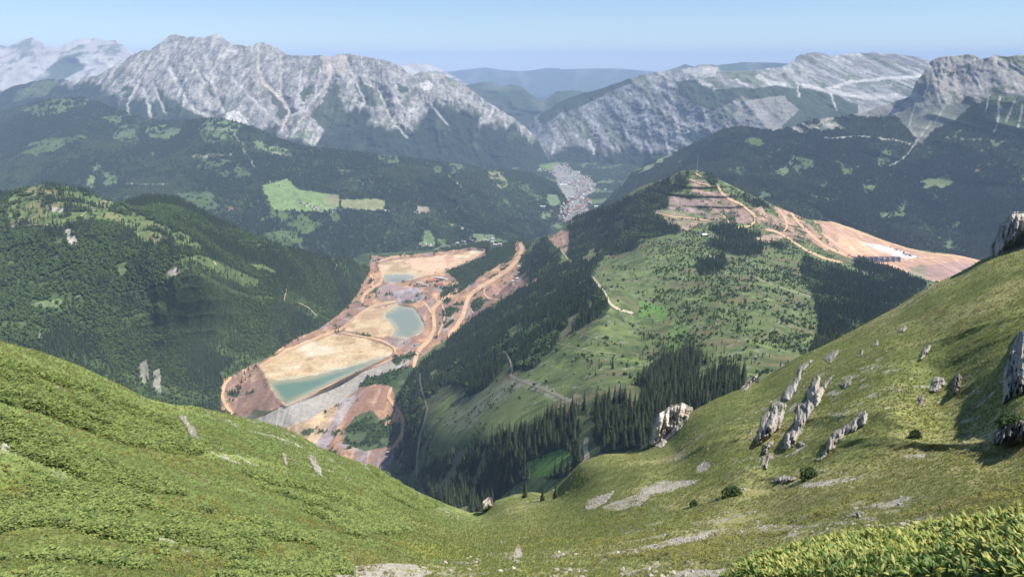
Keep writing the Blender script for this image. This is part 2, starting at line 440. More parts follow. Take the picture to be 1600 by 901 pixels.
def c2(P, PX, PY, T):
    x, z = P[..., 0], P[..., 2]
    q = fbm(x / 260, z / 330, 5, 31, .62)
    g = ridged(x / 170 + fbm(x / 500, z / 500, 3, 3), z / 900, 4, 35)
    tl = interp(PX, TL2)
    rockm = sstep(-7, 7, (tl - PY) + q * 26 + (g - .5) * 26)
    C = mix(base(PX, (.017, .028, .016)), (.05, .065, .03), sstep(.25, .6, fbm(x / 200, z / 120, 5, 6, .6)))
    wx, wy = warp(P, PX, PY, 5, 200, 5)
    rc = mix(base(PX, ROCK), (.13, .13, .125), sstep(-.1, .4, fbm(x / 55, z / 55, 5, 14, .65)) * .9)
    rc = mix(rc, PALE, sstep(.5, .75, g) * .55)
    rc = mix(rc, (.10, .12, .07), sstep(.16, .34, fbm(x / 90 + z / 300, z / 150, 5, 19, .62) - .05 + .0012 * (PY - 120)) * .8)
    rc = rc * (1 + .55 * fbm(x / 26, z / 30, 3, 16)[..., None] + .35 * fbm(x / 60 + z / 90, z / 160, 3, 17)[..., None])
    rc = paint(rc, wx, wy, [(500,88),(545,86),(540,120),(510,118)], (.42, .36, .31), .5)
    C = C * (1 - rockm[..., None]) + rc * rockm[..., None]
    tgx, tgy = warp(P, PX, PY, 9, 110, 25)
    for tg in TNG2: C = paint(C, tgx, tgy, tg, FOREST, .92)
    w2x, w2y = warp(P, PX, PY, 3, 90, 15)
    for ln, wd, c in GUL2: C = mix(C, c, .85 * sstep(wd, wd * .3, segdist(w2x, w2y, ln) + 1.0 * fbm(x / 60, z / 60, 3, 2)))
    C = paint(C, w2x, w2y, [(348,186),(356,177),(367,173),(378,178),(387,192),(370,198)], (.47, .45, .42))
    C = paint(C, w2x, w2y, [(654,130),(668,126),(678,132),(672,141),(658,140)], (.47, .45, .42))
    C = paint(C, wx, wy, [(30,140),(70,126),(95,128),(70,150),(20,158)], (.10, .13, .06), .7)
    return C
M_rock = terrain_mat('limestone_slopes', 22, 120, .45, 1.0, 10)
Land('massif_left', -40, 900, 1.5,
     [(-40,160,9300),(0,146,9300),(15,138),(30,133),(60,127),(80,124),(110,125),(135,121),(150,118),(170,108),(190,98),(205,87),(222,80),(235,79),(245,72),(254,64),(262,58),(268,54),(275,53),(284,56),(300,57),(318,57),(332,56),(340,53),(345,57),(352,63),(360,68),(372,70),(385,73),(396,71),(400,67),(408,66),(418,69),(430,73),(440,80),(448,86),(460,88,9700),(480,87),(500,87),(520,88),(535,86),(543,82),(550,86),(565,87),(580,90),(596,93),(610,97),(618,100),(625,104),(636,113),(645,117),(655,114),(668,112),(680,113),(700,121),(720,132),(740,142),(760,157),(780,171),(800,182,9500),(820,198),(840,218),(860,238),(880,258,9500),(900,275,9500)],
     [(-40,230),(300,235),(480,262),(700,300),(900,320)],
     [(0,200,8300),(200,215,8000),(400,225,7900),(480,240,7900),(600,250,8200),(700,265,8500),(850,275,8900),(300,130,8950),(500,140,8900),(650,170,8900),(200,160,8700)],
     disp=d2, colour=c2, mat=M_rock, jit=3.4, jl=16, back=(1500, 900), objname='mountain')

# ---- the limestone wall and plateau on the right, beyond the town
def d3(P, PX, PY, T):
    x, z = P[..., 0], P[..., 2]
    q = fbm(x / 600, z / 600, 3, 18) * 200
    a = 170 * (ridged((x + q) / 600 + z / 1500, z / 1500, 4, 41, .55) - .45) + 50 * (ridged(x / 140, z / 260, 4, 45, .6) - .5) + 40 * fbm(x / 100, z / 100 + P[..., 1] / 220, 5, 46, .68)
    return a * (.25 + .75 * sstep(1.0, .9, T))
def c3(P, PX, PY, T):
    x, z = P[..., 0], P[..., 2]
    q = fbm(x / 240 - z / 500, z / 240, 5, 51, .62)
    wx, wy = warp(P, PX, PY, 6, 200, 55)
    w2x, w2y = warp(P, PX, PY, 3, 80, 58)
    rc = mix(base(PX, (.235, .235, .23)), (.14, .14, .135), sstep(-.1, .4, fbm(x / 70 + z / 150, z / 90, 4, 44)) * .9)
    rc = mix(rc, (.33, .325, .31), sstep(.1, .5, fbm(x / 120 + z / 200, z / 300, 4, 47)) * .7)
    rc = mix(rc, (.09, .11, .06), sstep(.08, .26, fbm(x / 110 + z / 260, z / 170, 5, 49, .62)) * .75)
    rc = rc * (1 + .55 * fbm(x / 26, z / 30, 3, 56)[..., None] + .35 * fbm(x / 60 + z / 70, z / 120, 3, 57)[..., None])
    tl = np.interp(PX, [820,860,900,960,1020,1060,1110,1150], [232,232,226,238,238,232,208,205])
    rm = sstep(-6, 6, tl - PY + q * 22)
    C = mix(base(PX, (.018, .030, .017)), (.07, .09, .04), sstep(.25, .6, fbm(x / 160, z / 110, 5, 46, .6)) * .6)
    C = C * (1 - rm[..., None]) + rc * rm[..., None]
    for pl, c, m in [([(835,185),(870,160),(940,136),(985,121),(985,132),(950,146),(915,165),(880,172),(850,196)], FOREST, .95),
                     ([(1055,128),(1085,124),(1115,140),(1170,138),(1215,134),(1290,142),(1340,166),(1330,210),(1250,215),(1180,215),(1210,180),(1160,150),(1110,175),(1060,150)], FOREST, .95),
                     ([(1120,206),(1140,180),(1165,160),(1225,147),(1248,172),(1215,206)], ROCK, .8),
                     ([(1065,110),(1085,105),(1102,101),(1122,106),(1118,120),(1080,120)], (.40, .39, .37), .8),
                     ([(1120,113),(1180,112),(1205,122),(1190,132),(1140,124)], (.09, .12, .055), .7)]:
        C = paint(C, wx, wy, pl, c, m)
    for ln, wd in [([(1185,120),(1205,130),(1225,132)], 5), ([(1255,132),(1290,142),(1350,152),(1400,150)], 5), ([(1290,140),(1330,128),(1390,122),(1440,120)], 4), ([(1245,130),(1248,150)], 2.5), ([(1298,145),(1308,172)], 2), ([(1095,128),(1110,136)], 4), ([(1150,125),(1168,134)], 3), ([(920,218),(928,240)], 3), ([(866,226),(862,240)], 3)]:
        C = mix(C, (.46, .45, .43), .85 * sstep(wd, wd * .3, segdist(w2x, w2y, ln)))
    return C
Land('massif_right', 815, 1560, 1.5,
     [(815,215,11200),(826,196,11200),(835,184),(850,174),(870,163),(885,155),(900,149),(940,138),(965,129),(985,123),(1000,118,10500),(1025,113),(1050,110),(1070,107),(1085,105),(1093,102),(1102,101),(1113,102),(1122,105),(1128,111),(1150,111),(1180,110),(1200,107),(1215,106),(1232,100),(1241,96),(1244,90),(1250,86),(1262,83),(1272,82),(1286,84),(1300,87),(1320,85),(1340,83),(1370,83),(1400,85),(1425,88),(1440,90),(1460,97),(1500,100),(1560,110,10000)],
     [(815,290),(1000,290),(1150,270),(1560,240)],
     [(830,250,9700),(900,260,9300),(1000,265,8800),(1100,240,8500),(1000,160,9800),(1200,200,8000),(1200,150,8800),(1250,120,9500),(1350,120,9600),(1350,180,8000),(1500,180,7800),(1400,100,9900),(1100,150,9200)],
     disp=d3, colour=c3, mat=M_rock, jit=2.2, jl=12, back=(1600, 800), objname='mountain')

# ---- valley floor with the town
def c5(P, PX, PY, T):
    n = fbm(P[..., 0] / 160, P[..., 1] / 200, 5, 61, .6)
    C = mix(base(PX, (.022, .036, .018)), (.12, .155, .065), sstep(.22, .34, n + .25 * sstep(30, 5, segdist(PX, PY, [(870,255),(890,285),(900,330)]))))
    wx, wy = warp(P, PX, PY, 2, 150, 62)
    C = paint(C, wx, wy, [(850,258),(880,258),(900,268),(925,285),(930,300),(905,310),(922,330),(910,345),(868,345),(872,320),(885,310),(872,290),(868,275)], (.26, .25, .23), .85)
    C = paint(C, wx, wy, [(842,257),(862,257),(866,265),(845,266)], MEADOW, .9)
    return C
M_floor = terrain_mat('valley_fields', 30, 150, .3, .4, 3)
Land('valley_floor', 800, 1040, 2.0, [(800,258,None),(830,256,None),(870,243,None),(900,240,None),(940,246,None),(1040,262,None)] and [(800,258),(830,256),(870,243),(900,240),(940,246),(1040,262)],
     [(800,430),(900,430),(940,400),(1040,380)],
     [(800,340,None,740),(840,300,None,745),(870,246,None,770),(905,243,None,775),(890,300,None,722),(890,350,None,712),(880,400,None,700),(950,350,None,735),(940,260,None,765),(1000,300,None,760)],
     colour=c5, mat=M_floor, back=(600, 150), objname='valley_floor')

# ---- clearings
CLEAR6 = [([(410,290),(425,285),(450,280),(462,294),(490,300),(515,304),(530,327),(500,331),(470,331),(430,327),(415,312)],(.15,.215,.08)),
 ([(510,306),(530,305),(530,322),(514,320)],(.19,.18,.10)),([(532,311),(590,312),(601,315),(600,329),(560,329),(535,327)],(.19,.205,.10)),
 ([(225,194),(285,200),(280,212),(260,222),(230,215)],(.10,.14,.06)),([(305,197),(345,185),(380,195),(365,218),(320,227)],(.09,.13,.05)),([(388,220),(425,226),(455,240),(420,239),(395,232)],(.11,.15,.06)),
 ([(30,172),(90,155),(140,157),(125,170),(100,180),(55,185)],(.09,.125,.05)),([(755,262),(785,272),(797,285),(785,296),(765,282)],(.15,.16,.08)),([(660,362),(673,360),(680,376),(678,388),(660,386)],(.12,.18,.07)),
 ([(684,374),(697,373),(699,386),(688,388)],(.12,.18,.07)),([(648,322),(668,323),(672,332),(652,335)],(.24,.2,.15)),([(128,295),(150,258),(158,262),(142,295)],(.11,.14,.06)),([(736,366),(772,366),(776,380),(748,378)],(.13,.18,.08)),
 ([(160,270),(178,268),(185,290),(160,295)],(.07,.11,.045)),([(675,225),(725,228),(720,240),(680,240)],(.08,.115,.05)),([(590,240),(620,242),(622,258),(585,258)],(.075,.11,.045)),([(700,255),(730,257),(725,270),(702,272)],(.08,.11,.05)),([(305,240),(350,250),(400,275),(350,280),(310,265)],(.055,.085,.035)),([(272,300),(330,300),(345,325),(290,330)],(.06,.09,.04)),([(715,208),(790,235),(770,238)],(.10,.13,.06)),([(170,205),(215,195),(215,225),(180,222)],(.07,.1,.045)),
 ([(850,305),(870,303),(878,320),(860,322)],(.12,.17,.08)),([(845,330),(868,335),(862,350),(846,345)],(.11,.16,.07))]
LINE6 = [[(200,288),(262,287)],[(300,246),(340,242),(372,244)],[(530,268),(556,269)],[(700,276),(720,292)],[(412,238),(455,243)],[(320,202),(362,206)],[(365,212),(400,262)],[(560,402),(640,398),(720,380),(770,370)],[(700,350),(740,362)]]
FIELD_N = {}
def forest_base(P, s, seed, thr=.32, mc=MEADOW):
    x, y = P[..., 0], P[..., 1]
    C = mix(base(x, FOREST), BROAD, sstep(.0, .5, fbm(x / s, y / s, 4, seed)) * .8)
    m = sstep(thr, thr + .08, fbm(x / (s * 1.3), y / (s * 2.2), 5, seed + 3, .6))
    return mix(C, tuple(v * .62 for v in mc), m)
def c6(P, PX, PY, T):
    C = forest_base(P, 260, 71, .36)
    wx, wy = warp(P, PX, PY, 7, 120, 72); hx, hy = warp(P, PX, PY, 3, 70, 76)
    pt = sstep(.22, .02, fbm(P[..., 0] / 45, P[..., 1] / 60, 5, 77, .62))
    for i, (pl, c) in enumerate(CLEAR6):
        if i < 3 or c[1] > .165: C = paint(C, hx, hy, pl, c)
        else: C = paint(C, wx, wy, pl, tuple(v * 1.1 for v in c), pt)
    for ln in LINE6: C = stroke(C, wx, wy, ln, 1.6, (.22, .22, .15))
    return mine_colour(C, P, PX, PY) if False else C
def d6(P, PX, PY, T):
    x, y = P[..., 0], P[..., 1]
    a = 620 * (ridged((x + .4 * y) / 1500 + .3, y / 2600, 4, 75, .45) - .45) * (1 - .85 * sstep(.8, 1, T))
    k = inpoly(PX, PY, [(380,270),(620,270),(620,345),(380,345)])
    return np.where(k, a, a)
M_hill = terrain_mat('forest_floor', 14, 60, .4, .8, 4)
Land('forest_hills', -40, 905, 1.8,
     [(-40,190,7500),(0,178,7400),(30,167),(60,158,7200),(100,153,7100),(130,153),(150,160,7000),(170,166),(200,176,6900),(230,186),(262,190,6700),(300,188),(335,184,6300),(350,186),(375,192),(400,200,6200),(430,215),(470,228,6000),(500,232),(560,238,6100),(620,245,6300),(700,254,6600),(760,262,6900),(830,270,7200),(858,281,7300),(870,289,7200),(885,312,6800),(905,350,6500)],
     [(-40,380),(250,400),(300,440),(560,480),(700,450),(820,440),(905,430)],
     [(100,250,5500),(300,290,5000),(500,310,4900),(600,400,4150),(700,350,4900),(800,340,5600),(872,350,5900),(780,390,4550),(860,390,5200),(500,270,5400),(200,310,4700),(400,350,4500),(0,300,5200),(560,440,3900),(700,420,4100),(880,420,4900)],
     disp=d6, colour=c6, mat=M_hill, jit=.8, jl=12, back=(700, 420), objname='forested_hillside')

# ---- forested mountainside on the right with its cliff
CLEAR4 = [([(1470,217),(1505,201),(1502,214),(1480,224)],(.11,.14,.06)),([(1530,238),(1560,218),(1570,222),(1550,240)],(.12,.15,.07)),([(1432,285),(1480,273),(1490,285),(1470,298),(1445,298)],(.12,.15,.06)),
 ([(1345,288),(1370,280),(1362,303),(1350,306)],(.09,.13,.055)),([(1332,250),(1347,248),(1344,265),(1330,264)],(.08,.12,.05)),([(1473,395),(1490,345),(1499,347),(1484,397)],(.09,.13,.05)),([(1208,272),(1235,250),(1241,258),(1224,278)],(.10,.13,.06)),
 ([(1355,340),(1390,330),(1408,318),(1418,318),(1413,340),(1385,342)],(.08,.12,.05)),([(1362,260),(1383,232),(1400,235),(1375,268)],(.08,.115,.05)),([(1196,238),(1208,236),(1206,250),(1198,250)],(.08,.12,.05)),([(1275,288),(1295,284),(1294,296),(1276,297)],(.08,.12,.05)),
 ([(1135,262),(1165,258),(1160,278),(1138,276)],(.05,.08,.035)),([(985,270),(1010,258),(1060,238),(1040,252),(1000,272)],(.13,.17,.08)),([(960,285),(985,275),(970,300),(945,310)],(.12,.16,.075)),([(1240,262),(1270,250),(1275,256),(1245,275)],(.07,.1,.045)),([(1190,298),(1205,300),(1200,315),(1186,310)],(.07,.11,.05)),([(1590,275),(1640,270),(1640,300),(1600,295)],(.08,.12,.05))]
def c4(P, PX, PY, T):
    x, y, z = P[..., 0], P[..., 1], P[..., 2]
    C = forest_base(P, 240, 81, .38)
    wx, wy = warp(P, PX, PY, 3.5, 110, 82)
    w2x, w2y = warp(P, PX, PY, 2.0, 50, 86)
    q = fbm(x / 160, z / 160, 5, 84, .62)
    rc = mix(base(PX, (.29, .275, .25)), (.17, .165, .15), sstep(-.1, .4, fbm(x / 40, z / 130, 4, 83)))
    rc = mix(rc, (.42, .40, .36), sstep(.2, .5, fbm(x / 50, z / 60, 4, 88)) * .8)
    rc = mix(rc, (.09, .12, .05), sstep(.22, .36, fbm(x / 70, z / 50, 5, 89, .62)) * .85)
    cr = interp(PX, [(1200,0),(1235,4),(1260,16),(1340,18),(1400,20),(1425,14),(1440,62),(1480,72),(1520,66),(1560,62),(1600,64),(1700,60)])
    bot = interp(PX, CR4) + cr
    rm = sstep(-5, 5, bot - PY + q * 16) * (PX > 1225)
    rm = rm * np.where(PX < 1420, sstep(-.12, .12, q + .06), 1)
    C = C * (1 - rm[..., None]) + rc * rm[..., None]
    C = paint(C, wx, wy, [(1400,180),(1440,160),(1495,160),(1520,165),(1490,190),(1460,205),(1440,222),(1425,215)], (.25, .25, .21), .6 )
    C = mix(C, (.10, .13, .06), .6 * (inpoly(wx, wy, [(1540,150),(1700,150),(1700,220),(1560,200)])))
    C = mix(C, (.12, .15, .07), .8 * inpoly(wx, wy, [(1552,84),(1700,76),(1700,100),(1600,102),(1572,96)]))
    pt = sstep(.2, .0, fbm(x / 45, y / 60, 5, 78, .62)); w3x, w3y = warp(P, PX, PY, 6, 90, 87)
    for pl, c in CLEAR4: C = paint(C, w3x, w3y, pl, tuple(v * 1.1 for v in c), pt)
    for ln, wd, c in [([(1295,217),(1340,214),(1365,215),(1400,220),(1430,227)], 1.8, (.42, .40, .34)), ([(1390,260),(1415,245),(1430,225),(1445,205),(1455,190)], 2.0, (.3, .29, .24)), ([(1562,152),(1560,185),(1553,208)], 2.6, PALE), ([(1585,160),(1572,190)], 2.4, PALE), ([(1597,165),(1592,200)], 2.2, PALE), ([(1545,150),(1540,175)], 1.8, PALE),
                      ([(1430,165),(1420,200),(1440,225)], 2, (.32, .31, .27)), ([(1480,160),(1462,190)], 2, (.3, .3, .26)), ([(1500,218),(1560,220)], 1.3, (.25, .25, .18)), ([(1260,305),(1310,314)], 1.2, (.2, .2, .14)), ([(1000,270),(1050,240),(1080,226)], 1.3, (.2, .22, .13))]:
        C = mix(C, c, sstep(wd, wd * .4, segdist(w2x, w2y, ln)))
    return C
CR4 = [(915,352,6000),(935,326,6100),(960,300,6200),(985,271,6400),(1010,256,6500),(1050,240,6500),(1080,226),(1100,216,6500),(1128,203),(1150,198,6300),(1165,197),(1180,201,6200),(1210,205),(1240,198,6200),(1260,190),(1280,186,6200),(1330,180,6200),(1360,172,6100),(1385,163),(1400,158,6000),(1412,155),(1422,150,5900),(1427,140),(1431,128,5900),(1440,118),(1447,108),(1452,98),(1458,93),(1465,90),(1480,88,5900),(1500,87),(1513,84),(1522,86),(1532,92),(1545,90),(1553,86),(1560,87),(1575,89),(1590,86),(1600,87,5700),(1640,82),(1700,80,5600)]
def d4(P, PX, PY, T):
    x, y, z = P[..., 0], P[..., 1], P[..., 2]
    a = 520 * (ridged((x + .5 * y) / 1300 + .1, y / 2600, 4, 95, .45) - .45) * (1 - .85 * sstep(.75, 1, T))
    cl = sstep(30, -10, PY - 150) * (PX > 1415)
    a += cl * (48 * (ridged(x / 110 + .6 * fbm(x / 120, z / 120, 4, 97), z / 500, 5, 96, .6) - .5) + 12 * fbm(x / 40, z / 40, 4, 98, .65))
    return a
Land('mountainside_right', 915, 1690, 1.8, CR4, [(915,400),(960,380),(1000,350),(1100,320),(1200,350),(1300,400),(1500,460),(1690,470)],
     [(1500,400,4000),(1300,350,4400),(1500,250,5000),(1500,180,5500),(1100,290,5200),(1000,330,5500),(1300,250,5300),(1600,380,3800),(1600,220,5000),(1300,400,4000),(1690,440,3600),(1500,130,5800),(1600,130,5500),(1450,155,5750)],
     disp=d4, colour=c4, mat=M_hill, jit=.9, jl=9, back=(900, 600), objname='forested_mountainside')

# ---- near wooded hill on the left
TOPM = [(8,330),(20,305),(60,288),(100,289),(150,306),(200,328),(255,352),(300,372),(325,395),(300,392),(262,376),(240,384),(205,360),(165,345),(120,345),(90,360),(50,352),(16,352)]
CLEAR7 = [([(50,474),(90,466),(102,468),(90,480),(55,482)],(.14,.18,.08)),([(232,452),(255,446),(252,452),(236,457)],(.13,.17,.07)),([(380,410),(410,412),(432,424),(428,428),(400,420)],(.11,.15,.06)),([(120,462),(128,460),(126,468)],(.15,.17,.1)),
          ([(82,398),(92,396),(95,410),(84,408)],(.16,.17,.1)),([(180,412),(196,410),(200,428),(188,430)],(.10,.14,.055)),([(55,372),(62,370),(62,392),(56,392)],(.06,.1,.035)),([(10,410),(20,405),(22,415),(12,418)],(.12,.17,.06))]
ROCK7 = [([(100,360),(112,358),(122,378),(120,392),(110,386),(103,374)],(.32,.29,.26)),([(78,322),(100,324),(102,334),(84,332)],(.33,.30,.27)),([(262,426),(275,418),(285,430),(270,434)],(.3,.25,.23)),([(40,300),(56,300),(54,312),(44,312)],(.26,.25,.2)),([(215,570),(228,560),(234,590),(222,600)],(.2,.2,.16)),([(238,580),(250,575),(252,620),(240,610)],(.25,.24,.2)),([(60,510),(68,508),(66,545),(60,540)],(.2,.2,.16))]
def c7(P, PX, PY, T):
    x, y = P[..., 0], P[..., 1]
    C = mix(base(PX, (.034, .052, .022)), (.058, .09, .03), sstep(-.1, .4, fbm(x / 90, y / 90 + P[..., 2] / 70, 4, 101)))
    C = mix(C, (.09, .13, .045), sstep(.38, .5, fbm(x / 120, y / 160 + P[..., 2] / 80, 5, 103, .6)))
    wx, wy = warp(P, PX, PY, 7, 60, 102); w2x, w2y = warp(P, PX, PY, 3, 40, 104)
    gr = mix(base(PX, (.105, .15, .05)), (.17, .165, .075), sstep(0, .4, fbm(x / 60, y / 60, 4, 106)))
    gr = mix(gr, (.04, .065, .025), sstep(.15, .4, fbm(x / 28, y / 28, 4, 107)))
    C = np.where(inpoly(wx, wy, TOPM)[..., None], gr, C)
    for pl, c in CLEAR7: C = paint(C, w2x, w2y, pl, c)
    for pl, c in ROCK7: C = mix(C, c, inpoly(w2x, w2y, pl) * sstep(-.3, .1, fbm(x / 12, P[..., 2] / 12, 3, 5)))
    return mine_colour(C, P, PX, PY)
def d7(P, PX, PY, T):
    x, y = P[..., 0], P[..., 1]
    a = 62 * (ridged((x * .8 + .5 * y) / 420 + .3, (y - x) / 900 + P[..., 2] / 300, 4, 105, .5) - .45) + 10 * fbm(x / 50, y / 50, 4, 106)
    k = 1 - .85 * sstep(.85, 1, T)
    return a * k * sstep(0, 30, segdist(PX, PY, QB))
QB = [(346,610),(404,568),(450,540),(500,513),(545,478),(560,455),(576,425),(580,400)]
Land('wooded_hill', -40, 610, 1.6,
     [(-40,312,2250),(0,303,2300),(20,300),(35,296,2350),(50,291),(70,288,2400),(100,290,2400),(125,296),(150,306,2350),(170,314),(190,320,2320),(205,315,2450),(222,310),(240,308,2600),(262,308),(280,312,2620),(300,322),(320,334,2600),(350,348),(400,369,2560),(440,385),(470,394,2700),(510,402),(540,406,3000),(580,419,3300),(610,432,3500)],
     [(-40,660),(270,740),(360,690),(450,630),(540,570),(600,480),(610,450)],
     [(250,352,2150),(310,395,2000),(335,372,2350),(0,400,1950),(0,540,1500),(100,480,1750),(200,540,1800),(270,640,1850),(200,430,1900),(350,500,2150),
      (350,600,None,1008),(404,568,None,1004),(450,540,None,1004),(500,513,None,1003),(545,478,None,1003),(575,430,None,1003),(400,650,None,930),(500,600,None,900),(590,500,None,900),(450,450,2500),(420,410,2450),(120,360,2000)],
     disp=d7, colour=c7, mat=M_hill, jit=1.0, jl=8, back=(500, 350), objname='wooded_hill')

# ---- the mine floor
def c8(P, PX, PY, T):
    x, y = P[..., 0], P[..., 1]
    C = mix(base(PX, (.04, .06, .025)), (.08, .11, .045), sstep(0, .4, fbm(x / 60, y / 60, 4, 111)))
    C = np.where(((PX > 690) & (PY < 460))[..., None], np.array((.03, .05, .02)), C)
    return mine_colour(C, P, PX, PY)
def d8(P, PX, PY, T):
    x, y = P[..., 0], P[..., 1]
    wx, wy = warp(P, PX, PY, 1, 60, 40)
    k = np.zeros(PX.shape)
    for b in (BASIN1, BASIN2, BASIN3): k = np.maximum(k, sstep(5, 0, segdist(PX, PY, b, True)) * 1.0); k = np.where(inpoly(PX, PY, b), -.25, k)
    for b in (POND1, POND2, POND3): k = np.where(inpoly(PX, PY, b), -1.0, k)
    a = 12 * k                                   # raised rims round the settling basins, sunken beds
    outside = ~(inpoly(PX, PY, BASIN1) | inpoly(PX, PY, BASIN2) | inpoly(PX, PY, BASIN3) | inpoly(PX, PY, DAM))
    a = a + outside * (22 * (ridged(x / 130, y / 130, 4, 115) - .45) * sstep(0, 12, segdist(PX, PY, BASIN1, True)) * sstep(0, 8, segdist(PX, PY, BASIN2, True)) * sstep(0, 6, segdist(PX, PY, BASIN3, True)))
    a = a + inpoly(PX, PY, DAM) * 3 * ridged(x / 14, y / 60, 3, 118)
    rr = rays(PX, PY); wc = P[..., 1] / rr[..., 1]
    zt = np.full(PX.shape, 1004.0); kk = np.zeros(PX.shape)
    for b, pd in ((BASIN1, POND1), (BASIN2, POND2), (BASIN3, POND3)):
        ib, ip = inpoly(PX, PY, b), inpoly(PX, PY, pd)
        dp = segdist(PX, PY, pd, True); ns = fbm(x / 32, y / 45, 4, 119, .6)
        zt = np.where(ib, 1000 + .18 * np.minimum(dp, 14) + .9 * ns, zt); zt = np.where(ip, 1000 - .45 * np.minimum(dp, 12) + .9 * ns, zt)
        kk = np.maximum(kk, np.where(ib, 1.0, sstep(9, 0, segdist(PX, PY, b, True))))
    below = inpoly(PX, PY, DAM) * sstep(1, 14, segdist(PX, PY, DAM[:6]))
    kk = kk * (1 - below)
    wt_ = (zt - CZ) / rr[..., 2]
    return a * (1 - kk) + (wc - wt_) * kk
M_mine = terrain_mat('mine_ground', 9, 45, .22, .7, 2.5)
Land('mine', 330, 830, 1.4,
     [(330,560),(400,500),(480,450),(540,410),(570,395),(590,396),(640,393),(700,388),(745,380),(760,378),(790,380),(805,374),(815,372),(830,380)],
     [(330,690),(400,740),(600,800),(700,700),(830,620)],
     [(404,568,None,1000),(446,633,None,1000),(620,552,None,1000),(500,550,None,1000),(540,500,None,1000),(664,508,None,1000),(600,480,None,1000),(650,540,None,1000),(600,405,None,1000),(750,391,None,1004),(610,445,None,1000),(700,425,None,1002),(575,440,None,1000),
      (440,668,None,962),(396,660,None,962),(534,626,None,962),(490,696,None,958),(560,700,None,962),(600,700,None,968),(580,606,None,978),(620,600,None,985),(346,620,None,975),(364,655,None,955),
      (700,500,None,1003),(740,470,None,1010),(680,440,None,1006),(730,430,None,1025),(770,405,None,1045),(800,385,None,1060),(812,374,None,1075),(780,440,None,1035),(800,420,None,1055),(700,600,None,960),(800,600,None,940),(600,780,None,930),(480,400,None,990),(760,380,None,1010)],
     disp=d8, colour=c8, mat=M_mine, back=(300, 120), objname='mine_floor')

# ---- the ore mountain and the green hill before it
F9 = [[(615,600),(650,560),(700,532),(740,500),(790,470),(830,440),(870,420),(900,400),(950,385),(1000,378),(990,390),(940,408),(925,425),(935,447),(953,470),(947,490),(910,510),(880,530),(855,552),(832,577),(800,582),(793,566),(760,608),(730,622),(720,600),(690,607),(667,628),(668,650),(660,690),(650,740),(640,745),(612,715),(625,690),(630,650)],
      [(868,385),(880,355),(900,338),(930,328),(960,318),(1000,300),(1048,280),(1052,298),(1040,306),(1045,325),(1020,330),(1040,350),(1065,362),(1000,378),(950,385),(890,405)],
      [(815,408),(850,372),(880,395),(870,420),(830,440),(815,430)],
      [(1050,300),(1058,276),(1075,267),(1076,284),(1066,298)],[(1096,268),(1118,279),(1126,286),(1112,290)],[(1150,300),(1185,314),(1205,326),(1190,328),(1165,318)],
      [(650,748),(680,722),(720,707),(780,682),(820,667),(860,652),(900,640),(922,640),(926,690),(900,735),(868,760),(855,745),(840,740),(800,765),(745,810),(690,800)],
      [(930,628),(1000,620),(1060,602),(1130,578),(1170,588),(1160,620),(1030,670),(1022,705),(940,705),(926,690)],
      [(1088,412),(1135,398),(1134,424),(1090,431)],[(1100,378),(1150,372),(1196,382),(1190,398),(1160,402),(1120,390)],
      [(1255,402),(1300,415),(1345,432),(1400,442),(1445,450),(1420,470),(1380,500),(1330,525),(1290,548),(1262,560),(1280,510),(1268,455),(1248,430)],
      [(1104,358),(1135,352),(1175,362),(1230,384),(1225,392),(1180,378),(1130,370)],
      [(1340,400),(1400,425),(1450,445),(1440,452),(1380,438),(1330,420)],[(990,600),(1040,560),(1080,545),(1110,570),(1060,600),(1010,618)],[(1290,350),(1330,358),(1320,352)]]
HOLE9 = [[(818,726),(845,712),(880,700),(896,712),(888,728),(860,742),(826,745)],[(905,650),(925,650),(926,735),(905,735)],[(742,812),(770,792),(800,778),(835,760),(850,752),(872,744),(905,733),(905,760),(800,815)],[(905,400),(925,392),(940,396),(915,412)],[(788,520),(812,505),(816,520),(800,530)],[(955,345),(975,345),(980,365),(960,362)]]
